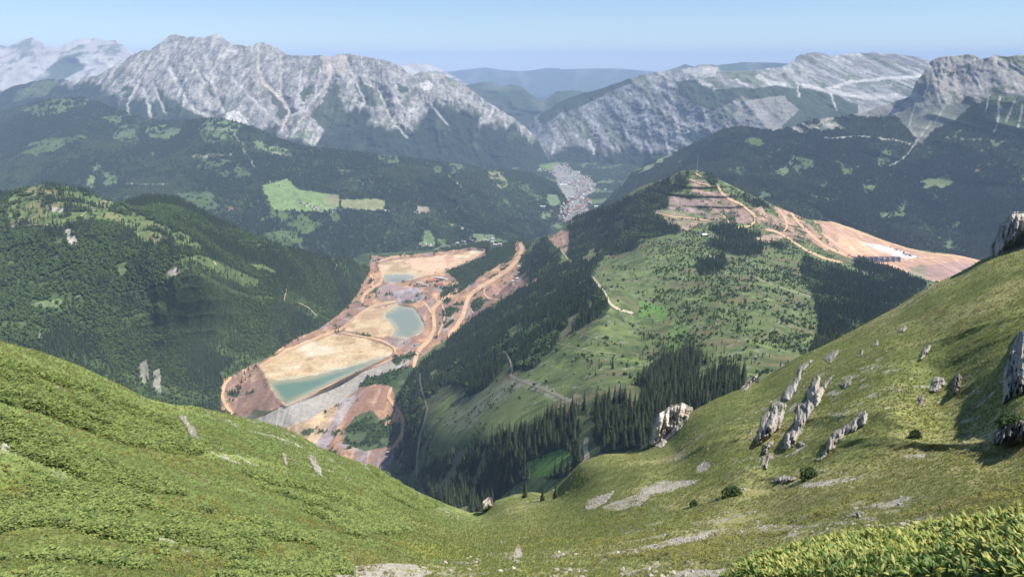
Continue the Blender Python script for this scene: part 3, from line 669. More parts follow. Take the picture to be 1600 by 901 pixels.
BROWN9 = [([(1112,298),(1135,303),(1152,315),(1172,330),(1178,350),(1150,350),(1118,345),(1110,330)], (.215,.155,.12)),([(1182,338),(1205,335),(1235,352),(1262,372),(1240,375),(1205,362)], (.25,.165,.12)),([(1066,278),(1100,282),(1112,292),(1084,294)], (.23,.17,.13)),([(1048,306),(1080,308),(1114,316),(1112,327),(1075,321),(1046,317)],(.23,.165,.15)),([(1045,319),(1075,323),(1098,329),(1114,338),(1112,344),(1093,337),(1045,326)],(.235,.175,.16)),([(1078,302),(1082,293),(1104,300),(1130,304),(1120,313),(1098,308)],(.28,.185,.155)),
          ([(1069,353),(1088,345),(1088,354),(1069,362)],(.28,.185,.15)),([(1018,330),(1045,328),(1114,346),(1100,352),(1080,345),(1066,361),(1040,350)],(.20,.17,.11)),([(856,376),(874,360),(889,355),(889,372),(888,396),(872,393)],(.30,.19,.145)),
          ([(1174,373),(1205,366),(1226,368),(1215,378),(1190,380)],(.30,.22,.16)),([(1140,335),(1165,332),(1170,345),(1150,350)],(.24,.17,.15)),([(1170,330),(1190,322),(1200,340),(1185,350)],(.27,.19,.14)),([(1205,322),(1228,328),(1245,336),(1260,345),(1300,386),(1290,388),(1255,362),(1222,345)],(.31,.2,.15)),
          ([(1296,346),(1330,356),(1375,374),(1415,386),(1445,394),(1500,398),(1540,408),(1530,413),(1510,425),(1465,441),(1425,427),(1375,413),(1330,402),(1300,386),(1282,362),(1270,345)],(.37,.235,.165)),
          ([(1320,366),(1360,382),(1395,398),(1330,398),(1305,380)],(.47,.29,.19)),([(1345,378),(1375,382),(1440,402),(1425,408),(1398,400),(1370,390)],(.50,.45,.44)),([(1455,440),(1420,418),(1500,408),(1520,412),(1495,432)],(.29,.19,.16)),([(1415,425),(1440,412),(1450,418),(1448,438),(1430,430)],(.22,.19,.13)),([(1240,340),(1262,350),(1300,388),(1290,392),(1262,372)],(.33,.21,.155))]
GREY9 = [([(700,640),(760,605),(800,588),(830,598),(800,615),(760,640),(735,665),(700,680),(690,670)],(.26,.25,.22),.5),([(800,588),(832,592),(870,612),(905,630),(888,632),(840,612),(805,603)],(.27,.245,.21),.75),([(1085,500),(1095,495),(1100,540),(1088,540)],(.2,.18,.13),.3)]
def c9(P, PX, PY, T):
    x, y = P[..., 0], P[..., 1]
    n1 = fbm(x / 70, y / 70, 5, 121); n2 = fbm(x / 22, y / 22, 4, 122)
    C = mix(base(PX, (.100, .132, .048)), (.14, .178, .06), sstep(0, .4, n1)); C = mix(C, (.125, .115, .055), sstep(-.05, -.4, n1))
    C = mix(C, (.05, .08, .028), sstep(.05, .35, n2) * .8)
    C = mix(C, (.26, .25, .21), sstep(.42, .55, fbm(x / 12, y / 12, 4, 127)) * .6)
    wx, wy = warp(P, PX, PY, 9, 34, 123); w2x, w2y = warp(P, PX, PY, 2, 22, 124)
    C = paint(C, wx, wy, [(672,690),(700,640),(760,610),(800,590),(840,620),(790,670),(720,700),(680,712)], (.115, .145, .055), .8)
    C = paint(C, wx, wy, [(700,640),(760,605),(800,592),(770,600),(705,635)], (.2, .19, .1), .6)
    C = paint(C, wx, wy, [(1000,470),(1040,480),(1050,490),(1030,498),(995,492)], (.10, .19, .045), .9)
    C = paint(C, w2x, w2y, [(1138,353),(1172,344),(1178,350),(1152,358)], (.13, .24, .05))
    C = paint(C, wx, wy, [(1040,560),(1050,500),(1075,500),(1065,580)], (.12, .22, .05), .5)
    fm = np.zeros(PX.shape)
    for f in F9: fm = np.maximum(fm, inpoly(wx, wy, f))
    for f in HOLE9: fm = fm * ~inpoly(wx, wy, f)
    gap = sstep(.30, .36, fbm(x / 55, y / 75, 5, 134, .6)) * (PX < 1000)
    C = mix(C, (.16, .16, .085), fm * gap * .8); fm = fm * (1 - gap)
    C = mix(C, (.024, .038, .016), fm)
    C = paint(C, w2x, w2y, HOLE9[0], (.11, .20, .045))
    C = paint(C, w2x, w2y, [(740,812),(770,790),(830,775),(870,756),(840,800)], (.12, .165, .055))
    for pl, c in BROWN9:
        nn = fbm(x / 14 + P[..., 2] / 40, P[..., 2] / 16, 4, 129)
        k = inpoly(w2x, w2y, pl); c = np.array(c)
        C = mix(C, c, k); C = mix(C, np.minimum(c * 1.45, .6), k * sstep(.05, .5, nn)); C = mix(C, (.06, .08, .035), k * sstep(.02, .2, fbm(x / 34, y / 34, 5, 133, .6)) * (PX < 1285) * .9)
    for pl, c, m in GREY9: C = mix(C, c, inpoly(wx, wy, pl) * m * sstep(-.2, .3, fbm(x / 9, y / 9, 4, 131)))
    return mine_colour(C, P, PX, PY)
def d9(P, PX, PY, T):
    x, y, z = P[..., 0], P[..., 1], P[..., 2]
    k = 1 - .9 * sstep(.88, 1, T)
    a = (60 * (ridged((x * .9 + .3 * y) / 330 + .4, (y - .3 * x) / 700, 4, 125, .5) - .45) + 6 * fbm(x / 40, y / 40, 4, 126)) * k * sstep(800, 1700, P[..., 1])
    # mined benches on the summit
    b = inpoly(PX, PY, [(1010,285),(1130,285),(1200,330),(1180,365),(1010,365)])
    st = (z / 26.0) % 1.0
    a = a + b * 26 * (sstep(.55, .75, st) - st)
    return a
CR9 = [(590,740,None),(605,650,None),(640,570,None),(680,528,None),(700,512,None),(740,470,None),(780,440,None),(800,410,None)]
Land('ore_mountain', 588, 1640, 1.6,
     [(588,760),(600,700),(608,660),(640,588),(680,548),(712,520),(742,488),(775,462),(806,432),(814,410),(822,392),(838,372),(852,367,3500),(868,366),(880,354,3500),(890,345,3500),(900,338),(918,332),(930,327),(960,318,3300),(985,300),(1000,292),(1010,288,3300),(1022,284),(1040,278),(1052,271),(1065,267,3250),(1080,266),(1090,265,3250),(1105,272),(1125,281),(1140,288),(1175,305,3100),(1190,311),(1215,322),(1240,334),(1260,342),(1300,347,3200),(1345,360),(1385,377),(1420,388),(1440,391),(1475,395),(1500,399,3100),(1530,406),(1545,412),(1600,430,3000),(1640,445,3000)],
     [(588,860),(700,840),(760,830),(870,800),(1030,740),(1180,650),(1400,540),(1640,470)],
     [(640,565,None,985),(712,519,None,1003),(742,486,None,1010),(775,460,None,1028),(806,430,None,1050),(824,392,None,1080),(606,655,None,960),(606,720,None,965),(650,740,1480),(850,440,2500),(800,500,2050),(700,600,1780),(740,540,2000),(940,470,1600),(860,540,1450),(790,590,1400),(720,640,1450),(680,700,1350),(700,780,1010),(760,790,930),(850,740,850),(760,680,1090),(760,640,1260),(920,700,820),(960,650,860),(1080,630,860),(1150,600,920),(900,600,1120),(1000,560,1230),(1100,520,1300),(1000,480,1650),(1100,440,1900),(1200,480,1550),(1250,540,1250),(1000,400,2300),(1100,366,2600),(1200,400,2400),(1300,430,2300),(1400,440,2350),(1480,450,2300),(1100,340,2850),(1060,310,3050),(1200,350,2900),(1300,380,2800),(1400,400,2900),(1500,430,2700),(890,400,2900),(950,380,2900),(960,420,2200),(700,830,800),(870,790,740),(1180,640,760),(1400,520,1500),(1600,460,2500)],
     disp=d9, colour=c9, mat=terrain_mat('cleared_slope', 3.0, 25, .35, .8, 1.0), jit=.8, jl=7, back=(500, 330), objname='ore_mountain')

# ---- the grassy bowl in front
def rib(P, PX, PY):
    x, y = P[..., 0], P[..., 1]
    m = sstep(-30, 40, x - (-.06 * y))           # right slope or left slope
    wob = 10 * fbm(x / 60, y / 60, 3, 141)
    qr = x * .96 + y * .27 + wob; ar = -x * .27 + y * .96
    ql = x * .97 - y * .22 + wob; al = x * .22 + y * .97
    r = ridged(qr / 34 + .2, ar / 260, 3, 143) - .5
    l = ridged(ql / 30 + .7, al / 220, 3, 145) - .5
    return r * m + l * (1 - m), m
def dF(P, PX, PY, T):
    x, y = P[..., 0], P[..., 1]
    k = sstep(6, 90, y)
    r, m = rib(P, PX, PY)
    top = 1 - .7 * sstep(.86, 1, T)
    return ((14 - 3 * m) * r * k * top + 3.6 * fbm(x / 16, y / 16, 4, 147) * k * top + .35 * (ridged(x / 3.2, y / 3.2, 3, 148) - .5) * sstep(3, 40, y) * (.3 + .7 * top))
SCREE = [[(1000,762),(1030,755),(1080,750),(1092,752),(1075,760),(1040,768),(1018,777),(1005,772)],[(1088,730),(1100,720),(1112,726),(1105,736),(1090,740)],
         [(945,864),(985,856),(1050,842),(1110,830),(1160,823),(1215,820),(1265,823),(1240,829),(1180,833),(1120,841),(1050,850),(990,862),(950,868)],
         [(1050,895),(1075,888),(1110,890),(1150,882),(1160,905),(1040,910)],[(440,876),(475,873),(520,876),(535,882),(500,886),(460,884)],[(490,892),(540,886),(600,880),(640,886),(675,893),(650,905),(480,905)],
         [(1250,755),(1290,750),(1330,742),(1365,740),(1330,750),(1290,758),(1255,762)],[(806,852),(813,850),(818,868),(810,880),(804,876)],[(915,785),(935,775),(960,768),(950,785),(930,795),(915,795)],
         [(0,692),(25,698),(50,706),(70,716),(60,724),(30,716),(0,708)],[(1412,712),(1445,708),(1450,714),(1416,719)],[(600,880),(650,882),(660,900),(610,905)],[(1030,762),(1000,790),(960,800),(940,792),(975,780)]]
def cF(P, PX, PY, T):
    x, y = P[..., 0], P[..., 1]
    r, m = rib(P, PX, PY)
    n1 = fbm(x / 22, y / 22, 5, 151); n2 = fbm(x / 5, y / 5, 5, 152, .6); n3 = fbm(x / 60, y / 60, 4, 153)
    n4 = fbm(x / 1.6, y / 1.6, 3, 159, .6)
    left = mix(base(PX, (.178, .235, .068)), (.25, .28, .09), sstep(0, .5, n1)); 
    right = mix(base(PX, (.225, .24, .08)), (.31, .29, .12), sstep(-.1, .4, n1))
    C = left * (1 - m[..., None]) + right * m[..., None]
    C = mix(C, (.25, .235, .10), sstep(.05, .35, r + .12 * n2) * (.45 + .3 * m)); C = mix(C, (.085, .12, .032), sstep(-.05, -.3, r + .1 * n2) * .5)  # yellowish rib crests; hollows darkened, relief shading put into the colour
    C = mix(C, (.09, .13, .035), sstep(.0, .5, n2) * .4)
    C = mix(C, (.22, .22, .10), sstep(.1, .6, n4) * .3)
    C = mix(C, (.14, .11, .06), sstep(.25, .55, fbm(x / 9, y / 9, 5, 154, .6) - .1) * .55)
    # lush low herbs of the gully and the left slope
    wx, wy = warp(P, PX, PY, 14, 14, 155)
    lush = [[(0,560),(120,600),(260,660),(330,700),(300,715),(180,690),(60,640),(0,625)],[(0,640),(90,680),(220,730),(270,770),(180,760),(60,725),(0,690)],[(0,740),(100,770),(330,800),(500,840),(560,905),(0,905)],[(380,730),(560,780),(640,830),(560,840),(430,790)],[(560,690),(640,720),(700,790),(650,800),(580,740)],
            [(840,800),(900,770),(980,770),(960,820),(880,860)],[(780,840),(860,840),(860,890),(740,905)]]
    lm = np.zeros(PX.shape)
    for p in lush: lm = np.maximum(lm, inpoly(wx, wy, p))
    C = mix(C, (.15, .19, .05), lm * .5)
    C = paint(C, wx, wy, [(620,850),(720,850),(760,868),(700,875),(640,868)], (.26, .28, .05), .5)
    C = paint(C, wx, wy, [(900,790),(1000,775),(1050,800),(1000,830),(920,830)], (.09, .13, .055), .5)
    C = paint(C, wx, wy, [(1150,790),(1400,700),(1600,690),(1600,790),(1400,810),(1250,815)], (.20, .18, .08), .35)
    w2x, w2y = warp(P, PX, PY, 5, 5, 156)
    for s in SCREE:
        C = mix(C, (.40, .37, .31), inpoly(w2x, w2y, s) * sstep(-.45, -.1, n2 + n4 * .5))
    sp_ = sstep(.30, .36, fbm(x / 2.6, y / 2.6, 4, 157, .62)) * sstep(.05, .3, fbm(x / 30, y / 30, 3, 158))
    C = mix(C, (.38, .35, .30), sp_ * .85)
    return C
M_grass = terrain_mat('alpine_grass', .7, 6, .42, 1.0, .35)
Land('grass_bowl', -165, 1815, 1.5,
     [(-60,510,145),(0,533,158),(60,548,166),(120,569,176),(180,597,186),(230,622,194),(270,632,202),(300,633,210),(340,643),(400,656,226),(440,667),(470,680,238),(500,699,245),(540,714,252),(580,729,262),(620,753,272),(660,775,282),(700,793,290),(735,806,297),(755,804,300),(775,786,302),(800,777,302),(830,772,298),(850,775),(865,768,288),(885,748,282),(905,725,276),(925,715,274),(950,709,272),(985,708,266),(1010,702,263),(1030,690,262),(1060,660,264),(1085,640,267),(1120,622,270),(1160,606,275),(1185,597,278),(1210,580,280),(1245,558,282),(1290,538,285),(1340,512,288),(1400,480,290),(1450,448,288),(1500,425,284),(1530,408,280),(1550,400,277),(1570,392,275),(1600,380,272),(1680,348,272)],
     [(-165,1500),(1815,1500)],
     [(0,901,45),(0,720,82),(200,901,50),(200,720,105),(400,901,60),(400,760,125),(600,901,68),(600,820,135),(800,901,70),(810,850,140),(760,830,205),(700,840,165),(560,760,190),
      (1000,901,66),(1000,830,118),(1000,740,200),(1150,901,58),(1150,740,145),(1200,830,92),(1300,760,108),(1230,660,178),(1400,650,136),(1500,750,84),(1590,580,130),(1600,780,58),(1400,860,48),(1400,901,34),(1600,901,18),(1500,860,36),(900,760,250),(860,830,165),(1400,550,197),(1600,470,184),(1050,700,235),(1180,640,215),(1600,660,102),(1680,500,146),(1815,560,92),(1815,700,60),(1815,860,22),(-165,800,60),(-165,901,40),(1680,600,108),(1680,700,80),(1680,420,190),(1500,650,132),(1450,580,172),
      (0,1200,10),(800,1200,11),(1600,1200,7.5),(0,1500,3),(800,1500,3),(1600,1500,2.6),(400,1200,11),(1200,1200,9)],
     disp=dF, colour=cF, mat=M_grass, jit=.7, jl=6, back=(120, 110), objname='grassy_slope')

# ---- the ground sheet that carries everything to the horizon
gm = MB(); gm.add([(-40000, -60, 560), (40000, -60, 560), (40000, 52000, 560), (-40000, 52000, 560)], [(0, 1, 2, 3)])
gm.obj('ground', plain_mat('distant_ground', (.04, .06, .03), scale=.001), kind='structure')

# ---- air
hz = MB(); hz.box(-40500, 40500, -100, 52500, 559, 2560)
hm = bpy.data.materials.new('haze'); hm.use_nodes = True
hn = hm.node_tree; hn.nodes.remove(hn.nodes['Principled BSDF'])
pv = hn.nodes.new('ShaderNodeVolumePrincipled'); pv.inputs['Color'].default_value = (.52, .69, 1.0, 1)
pv.inputs['Density'].default_value = HAZE_DENS; pv.inputs['Anisotropy'].default_value = -.15
hn.links.new(pv.outputs[0], hn.nodes['Material Output'].inputs['Volume'])
hz.obj('haze', hm, kind='stuff')

# ------------------------------------------------------------------ trees
def star_tier(mb, z0, z1, r, n, rng, mi=0, droop=.12):
    """one ragged whorl of branches: a star-shaped skirt"""
    vs = [(0, 0, z1)]
    for i in range(2 * n):
        a = math.pi * i / n + rng.random() * .3
        rr = r * ((1.0 if i % 2 == 0 else .52) * (.8 + .4 * rng.random()))
        vs.append((rr * math.cos(a), rr * math.sin(a), z0 - (droop * r if i % 2 == 0 else -droop * r)))
    m = 2 * n
    mb.add(vs, [(0, 1 + i, 1 + (i + 1) % m) for i in range(m)], mi)
def spruce_crown(mb, h, r, tiers, n, rng, base_=.1, off=(0, 0, 0), mi=0):
    b = MB()
    for k in range(tiers):
        t = k / tiers
        z0 = h * (base_ + (1 - base_) * t); z1 = h * (base_ + (1 - base_) * min(1, t + 1.55 / tiers))
        star_tier(b, z0, z1, r * (1 - t) ** .85 * (.85 + .3 * rng.random()) + .12, n, rng)
    mb.add([(x + off[0], y + off[1], z + off[2]) for x, y, z in b.v], b.f, mi)
def fine_spruce_crown(h, r, rng, tiers=17, n=9):
    """whorls of separate drooping boughs, each a small bent fan"""
    mb = MB()
    for k in range(tiers):
        t = k / tiers; zc = h * (.07 + .93 * t); rr = r * (1 - t) ** .8 * (.85 + .3 * rng.random()) + .15
        nn = max(5, int(n * (1 - .4 * t)))
        for i in range(nn):
            a = 2 * math.pi * (i + rng.random() * .8) / nn; q = rr * (.7 + .5 * rng.random()); w = q * .36
            ca, sa = math.cos(a), math.sin(a)
            z1 = zc + rng.random() * h * .02; dz = q * .38
            mid = (q * .55 * ca, q * .55 * sa, z1 - dz * .25)
            L_ = (q * .6 * ca - w * sa, q * .6 * sa + w * ca, z1 - dz * .8); R_ = (q * .6 * ca + w * sa, q * .6 * sa - w * ca, z1 - dz * .8)
            tip = (q * ca, q * sa, z1 - dz)
            mb.add([(0, 0, z1 + h * .03), L_, tip, R_, mid], [(0, 1, 4), (0, 4, 3), (1, 2, 4), (4, 2, 3)])
    star_tier(mb, h * .93, h * 1.03, .35, 4, rng)
    return mb
def broad_crown(mb, h, r, n, rng, z0=.25, leaf=.32):
    """leaf clumps spread through an uneven crown"""
    lob = [(rng.uniform(-.45, .45) * r, rng.uniform(-.45, .45) * r, h * rng.uniform(.45, .8), rng.uniform(.45, .7) * r) for _ in range(5)]
    for i in range(n):
        x, y, z, q = lob[i % 5]
        u = Vector((rng.gauss(0, 1), rng.gauss(0, 1), rng.gauss(0, 1) + .3)).normalized()
        p = Vector((x, y, z)) + u * q * (.75 + .35 * rng.random()); p.z = max(p.z, h * z0)
        a = u.orthogonal().normalized(); a.rotate(__import__('mathutils').Quaternion(u, rng.random() * 6.28)); b = u.cross(a)
        u2 = u * q * .12; s = leaf * r * (.6 + .7 * rng.random())
        mb.add([p + a * s, p + b * s * .8, p - a * s * .9, p - b * s, p + u2 * 2.2], [(0, 1, 4), (1, 2, 4), (2, 3, 4), (3, 0, 4)])
M_spruce = plain_mat('spruce_needles', (.054, .080, .035), rough=.85, rand=1, c2=(.026, .044, .023))
M_spruce_near = plain_mat('spruce_boughs', (.052, .070, .030), rough=.85, rand=1, c2=(.024, .037, .018), trans=.1)
M_broad = plain_mat('broadleaf_foliage', (.085, .13, .038), rough=.8, rand=1, c2=(.045, .078, .026), trans=.12)
M_far = plain_mat('far_conifers', (.042, .064, .031), rough=.9, rand=1, c2=(.018, .030, .017))
M_far2 = plain_mat('far_mixed_trees', (.075, .10, .042), rough=.9, rand=1, c2=(.045, .066, .03))
M_bark = plain_mat('bark', (.11, .085, .065), var=.02, scale=3)
M_shrub = plain_mat('shrub_foliage', (.065, .105, .035), rough=.8, rand=1, c2=(.03, .055, .02), trans=.15)
rg = random.Random(3)
def unlinked(name, mb, mats):
    return bpy.data.objects.new(name, mb.mesh(name, mats))
def proto_far(i, mt=None):
    m = MB(); r = random.Random(i)
    for k in range(3):
        a = 2.1 * k + r.random(); d = 3.5 + 3 * r.random()
        spruce_crown(m, 13 + 7 * r.random(), 4.2, 3, 4, r, .02, (d * math.cos(a), d * math.sin(a), -3))
    return unlinked('distant_spruces', m, mt or M_far)
def proto_mid(i):
    m = MB(); r = random.Random(10 + i); m.tube((0, 0, -2), (0, 0, 5), .35, .25, 4, 1)
    spruce_crown(m, 19, 3.1, 7, 6, r, .08); return unlinked('mid_spruce', m, [M_spruce, M_bark])
def proto_broad(i):
    m = MB(); r = random.Random(20 + i); m.tube((0, 0, -2), (0, 0, 5), .4, .3, 4, 1)
    broad_crown(m, 12, 5.0, 46, r, .1, .42); return unlinked('mid_broadleaf', m, [M_broad, M_bark])
def proto_shrub(i):
    m = MB(); r = random.Random(30 + i); broad_crown(m, 2.6, 1.7, 34, r, .02, .42); return unlinked('slope_shrub', m, M_shrub)
P_far = [proto_far(i) for i in range(3)]; P_far2 = [proto_far(i + 5, M_far2) for i in range(2)]; P_mid = [proto_mid(i) for i in range(3)]; P_broad = [proto_broad(i) for i in range(3)]; P_shrub = [proto_shrub(i) for i in range(3)]

def gn_scatter(name, pts, scl, protos, kind='stuff', tilt=.0, parent=None, label=None, smin=1):
    """one object: geometry nodes put the protos on a cloud of points"""
    n = len(pts)
    for j, pr in enumerate(protos):
        sel = np.arange(n) % len(protos) == j
        p = pts[sel]; s = scl[sel]
        if len(p) == 0: continue
        me = bpy.data.meshes.new(name); me.vertices.add(len(p)); me.vertices.foreach_set('co', p.astype(np.float32).ravel())
        a = me.attributes.new('size', 'FLOAT', 'POINT'); a.data.foreach_set('value', s.astype(np.float32))
        rv = np.zeros((len(p), 3), np.float32); rv[:, 2] = RNG.random(len(p)) * 6.283; rv[:, 0] = RNG.normal(0, 1, len(p)) * tilt; rv[:, 1] = RNG.normal(0, 1, len(p)) * tilt
        a = me.attributes.new('turn', 'FLOAT_VECTOR', 'POINT'); a.data.foreach_set('vector', rv.ravel())
        o = bpy.data.objects.new(name, me)
        g = bpy.data.node_groups.new(name + '_nodes', 'GeometryNodeTree')
        g.interface.new_socket('Geometry', in_out='INPUT', socket_type='NodeSocketGeometry')
        g.interface.new_socket('Geometry', in_out='OUTPUT', socket_type='NodeSocketGeometry')
        N, L = g.nodes, g.links
        gi, go = N.new('NodeGroupInput'), N.new('NodeGroupOutput')
        ip = N.new('GeometryNodeInstanceOnPoints'); oi = N.new('GeometryNodeObjectInfo'); oi.inputs['Object'].default_value = pr; oi.inputs['As Instance'].default_value = True
        na = N.new('GeometryNodeInputNamedAttribute'); na.data_type = 'FLOAT'; na.inputs['Name'].default_value = 'size'
        nr = N.new('GeometryNodeInputNamedAttribute'); nr.data_type = 'FLOAT_VECTOR'; nr.inputs['Name'].default_value = 'turn'
        er = N.new('FunctionNodeEulerToRotation')
        L.new(gi.outputs[0], ip.inputs['Points']); L.new(oi.outputs['Geometry'], ip.inputs['Instance'])
        L.new(na.outputs[0], ip.inputs['Scale']); L.new(nr.outputs[0], er.inputs[0]); L.new(er.outputs[0], ip.inputs['Rotation'])
        L.new(ip.outputs[0], go.inputs[0])
        md = o.modifiers.new('scatter', 'NODES'); md.node_group = g
        put(o, parent, kind=kind, label=label, cat=None)

def sample(land, n, wfun, seed=0, ymax=None):
    """n random places on a landform, evenly over its real surface times a weight; returns points, pixels"""
    s = LAND[land]; P = s.P
    a, b, c = P[:-1, :-1], P[:-1, 1:], P[1:, :-1]
    ar = np.linalg.norm(np.cross(b - a, c - a), axis=-1)
    w = wfun(s)[:-1, :-1] * np.minimum(ar, np.percentile(ar, 99.5))
    tot = w.sum()
    cs = np.cumsum(w.ravel()); r = np.random.default_rng(seed)
    k = np.searchsorted(cs, r.random(n) * cs[-1]); k = np.minimum(k, w.size - 1)
    i, j = np.unravel_index(k, w.shape)
    u, v = r.random((n, 1)), r.random((n, 1))
    pt = (P[i, j] * (1 - u) + P[i, j + 1] * u) * (1 - v) + (P[i + 1, j] * (1 - u) + P[i + 1, j + 1] * u) * v
    return pt, s.PX[i, j], s.PY[i, j], s.C[i, j], tot
def project(p):
    d = np.asarray(p) - CAMP
    f = d[..., 1] * cp - d[..., 2] * sp; u = d[..., 1] * sp + d[..., 2] * cp
    return 800 + FPX * d[..., 0] / f, 450.5 - FPX * u / f, f
def fgreen(s):
    C = s.C
    return sstep(.09, .06, C[..., 1]) * (C[..., 0] < C[..., 1] * 1.02)
def hidden_behind(px, py, w, names):
    h = np.zeros(len(px), bool)
    for n in names: h |= LAND[n].depth(px, py) < w * .985
    return h

# far forests
for land, n, nm, sd in (('forest_hills', 62000, 'forest_on_far_hills', 1), ('mountainside_right', 48000, 'forest_on_mountainside', 2)):
    def wf(s):
        C = s.C
        return sstep(.095, .06, C[..., 1]) * (C[..., 0] < C[..., 1]) + .06 * (C[..., 1] < .15)
    p, px, py, c, tot = sample(land, n, wf, sd)
    keep = ~hidden_behind(px, py - 8, LAND[land].depth(px, py), [q for q in ('wooded_hill', 'ore_mountain', 'grass_bowl', 'mine')])
    p = p[keep]; c = c[keep]
    mixd = fbm(p[:, 0] / 380, p[:, 1] / 600, 5, 173, .6) + .5 * fbm(p[:, 0] / 70, p[:, 1] / 90, 3, 174) + .35 * RNG.random(len(p)) + .9 * (ridged((p[:, 0] + .45 * p[:, 1]) / 1400 + .3, p[:, 1] / 2600, 4, 75 if land == 'forest_hills' else 95, .45) - .45) > .30  # mixed patches, plus paler trees along ridges that paint relief shading
    gn_scatter(nm, p[~mixd], .8 + .5 * RNG.random((~mixd).sum()), P_far)
    gn_scatter('mixed_' + nm, p[mixd], .65 + .4 * RNG.random(mixd.sum()), P_far2)
# wooded hill
def w7(s): return fgreen(s) * (1 - .0 * s.T) + .3 * (s.C[..., 1] < .12) * (s.C[..., 0] < s.C[..., 1] * .9) + .04 * (s.C[..., 1] < .2)
p, px, py, c, tot = sample('wooded_hill', 42000, w7, 3)
w = LAND['wooded_hill'].depth(px, py)
k = ~hidden_behind(px, py - 14, w, ['grass_bowl', 'mine']); p, px, py, c = p[k], px[k], py[k], c[k]
bl = (fbm(p[:, 0] / 110, p[:, 1] / 110, 4, 171) + .5 * RNG.random(len(p)) - .28 + .25 * (px < 70) + .2 * ((py > 380) & (py < 470) & (px < 220))) > 0
gn_scatter('spruces_on_wooded_hill', p[~bl], .5 + .5 * RNG.random((~bl).sum()), P_mid)
gn_scatter('broadleaf_trees_on_wooded_hill', p[bl], .45 + .4 * RNG.random(bl.sum()), P_broad)
# ore mountain
def w9(s):
    near = sstep(330, 420, s.P[..., 1])
    for ln in ([(657,582),(656,596),(660,612),(668,636),(664,655),(656,680),(652,712),(651,745)], [(788,548),(796,560),(801,578)], [(917,682),(914,700),(918,712),(912,727)], [(876,388),(884,400),(890,408)], [(925,431),(935,444),(947,460),(953,474)]):
        near = near * (segdist(s.PX + 2, s.PY, ln) > 4.5) * (segdist(s.PX, s.PY - 6, ln) > 3)
    return fgreen(s) * near
p, px, py, c, tot = sample('ore_mountain', 30000, w9, 4)
w = LAND['ore_mountain'].depth(px, py)
k = ~hidden_behind(px, py - 20, w, ['grass_bowl']); p, px, py, c = p[k], px[k], py[k], c[k]
dense = np.zeros(len(p), bool)
for f in F9: dense |= inpoly(px, py, f)
iv = np.where(p[:, 1] < 1300, 0, 1)
S9 = (.5 + .7 * RNG.random(len(p)) ** .7) * np.where(dense, 1, .35) * np.where(p[:, 1] < 1300, 1.12, 1)
near_p, near_s, near_px, near_py = p[(iv == 0) & dense], S9[(iv == 0) & dense], px[(iv == 0) & dense], py[(iv == 0) & dense]
fp, fs = p[(iv == 1) | ~dense], S9[(iv == 1) | ~dense]
bm = (fbm(fp[:, 0] / 60, fp[:, 1] / 60, 3, 177) + .6 * RNG.random(len(fp))) > .52
gn_scatter('spruces_on_ore_mountain', fp[~bm], fs[~bm], P_mid)
gn_scatter('broadleaf_trees_on_ore_mountain', fp[bm], fs[bm] * .75, P_broad)
# young trees and shrubs on the clearings
def w9s(s):
    C = s.C; x, y = s.P[..., 0], s.P[..., 1]
    g = (C[..., 0] < C[..., 1] * 1.05) * (C[..., 1] > .06)
    return g * (.12 + 1.3 * sstep(.0, .35, fbm(x / 60, y / 60, 4, 181) + .25 * sstep(980, 1080, s.PX) - .1)) * sstep(600, 900, y) * np.where(s.PX < 1000, .35, 1)
p, px, py, c, tot = sample('ore_mountain', 11500, w9s, 5)
w = LAND['ore_mountain'].depth(px, py); k = ~hidden_behind(px, py - 4, w, ['grass_bowl']); p, px, py = p[k], px[k], py[k]
sm = RNG.random(len(p))
gn_scatter('shrubs_on_cleared_slope', p[sm < .72], (.6 + 1.5 * RNG.random(len(p)) ** 2)[sm < .72], P_shrub)
gn_scatter('young_spruces_on_cleared_slope', p[sm >= .72], (.18 + .35 * RNG.random(len(p)))[sm >= .72], P_mid)
# mine greenery
def w8(s): return fgreen(s) * (inpoly(s.PX, s.PY, MINE) | ((s.PX > 690) & (s.PY < 460))) * 1.0
p, px, py, c, tot = sample('mine', 6500, w8, 6)
gn_scatter('young_trees_in_mine', p, .3 + .4 * RNG.random(len(p)), P_mid[:1] + P_broad[:2])
p, px, py, c, tot = sample('valley_floor', 2500, lambda s: sstep(.12, .07, s.C[..., 1]) + .1, 7)
gn_scatter('trees_in_valley', p, .5 + .3 * RNG.random(len(p)), P_far)

# the nearest spruces, one by one (300), the rest of the near stand as one mass
FINE = []
for i in range(4):
    r = random.Random(50 + i)
    FINE.append((fine_spruce_crown(20, 3.3, r).mesh('spruce_crown', M_spruce_near), None))
tb = MB(); tb.tube((0, 0, -1.5), (0, 0, 17), .32, .06, 6); TRUNK = tb.mesh('spruce_trunk', M_bark, True)
allm = []
for i in range(3):
    b = fine_spruce_crown(20, 3.3, random.Random(50 + i), 12, 7); b.tube((0, 0, -1.5), (0, 0, 6), .32, .2, 5, 1)
    allm.append(unlinked('near_spruce', b, [M_spruce_near, M_bark]))
near_w = project(near_p)[2]
size = near_s * 20 / near_w * FPX
front = np.argsort(-size)
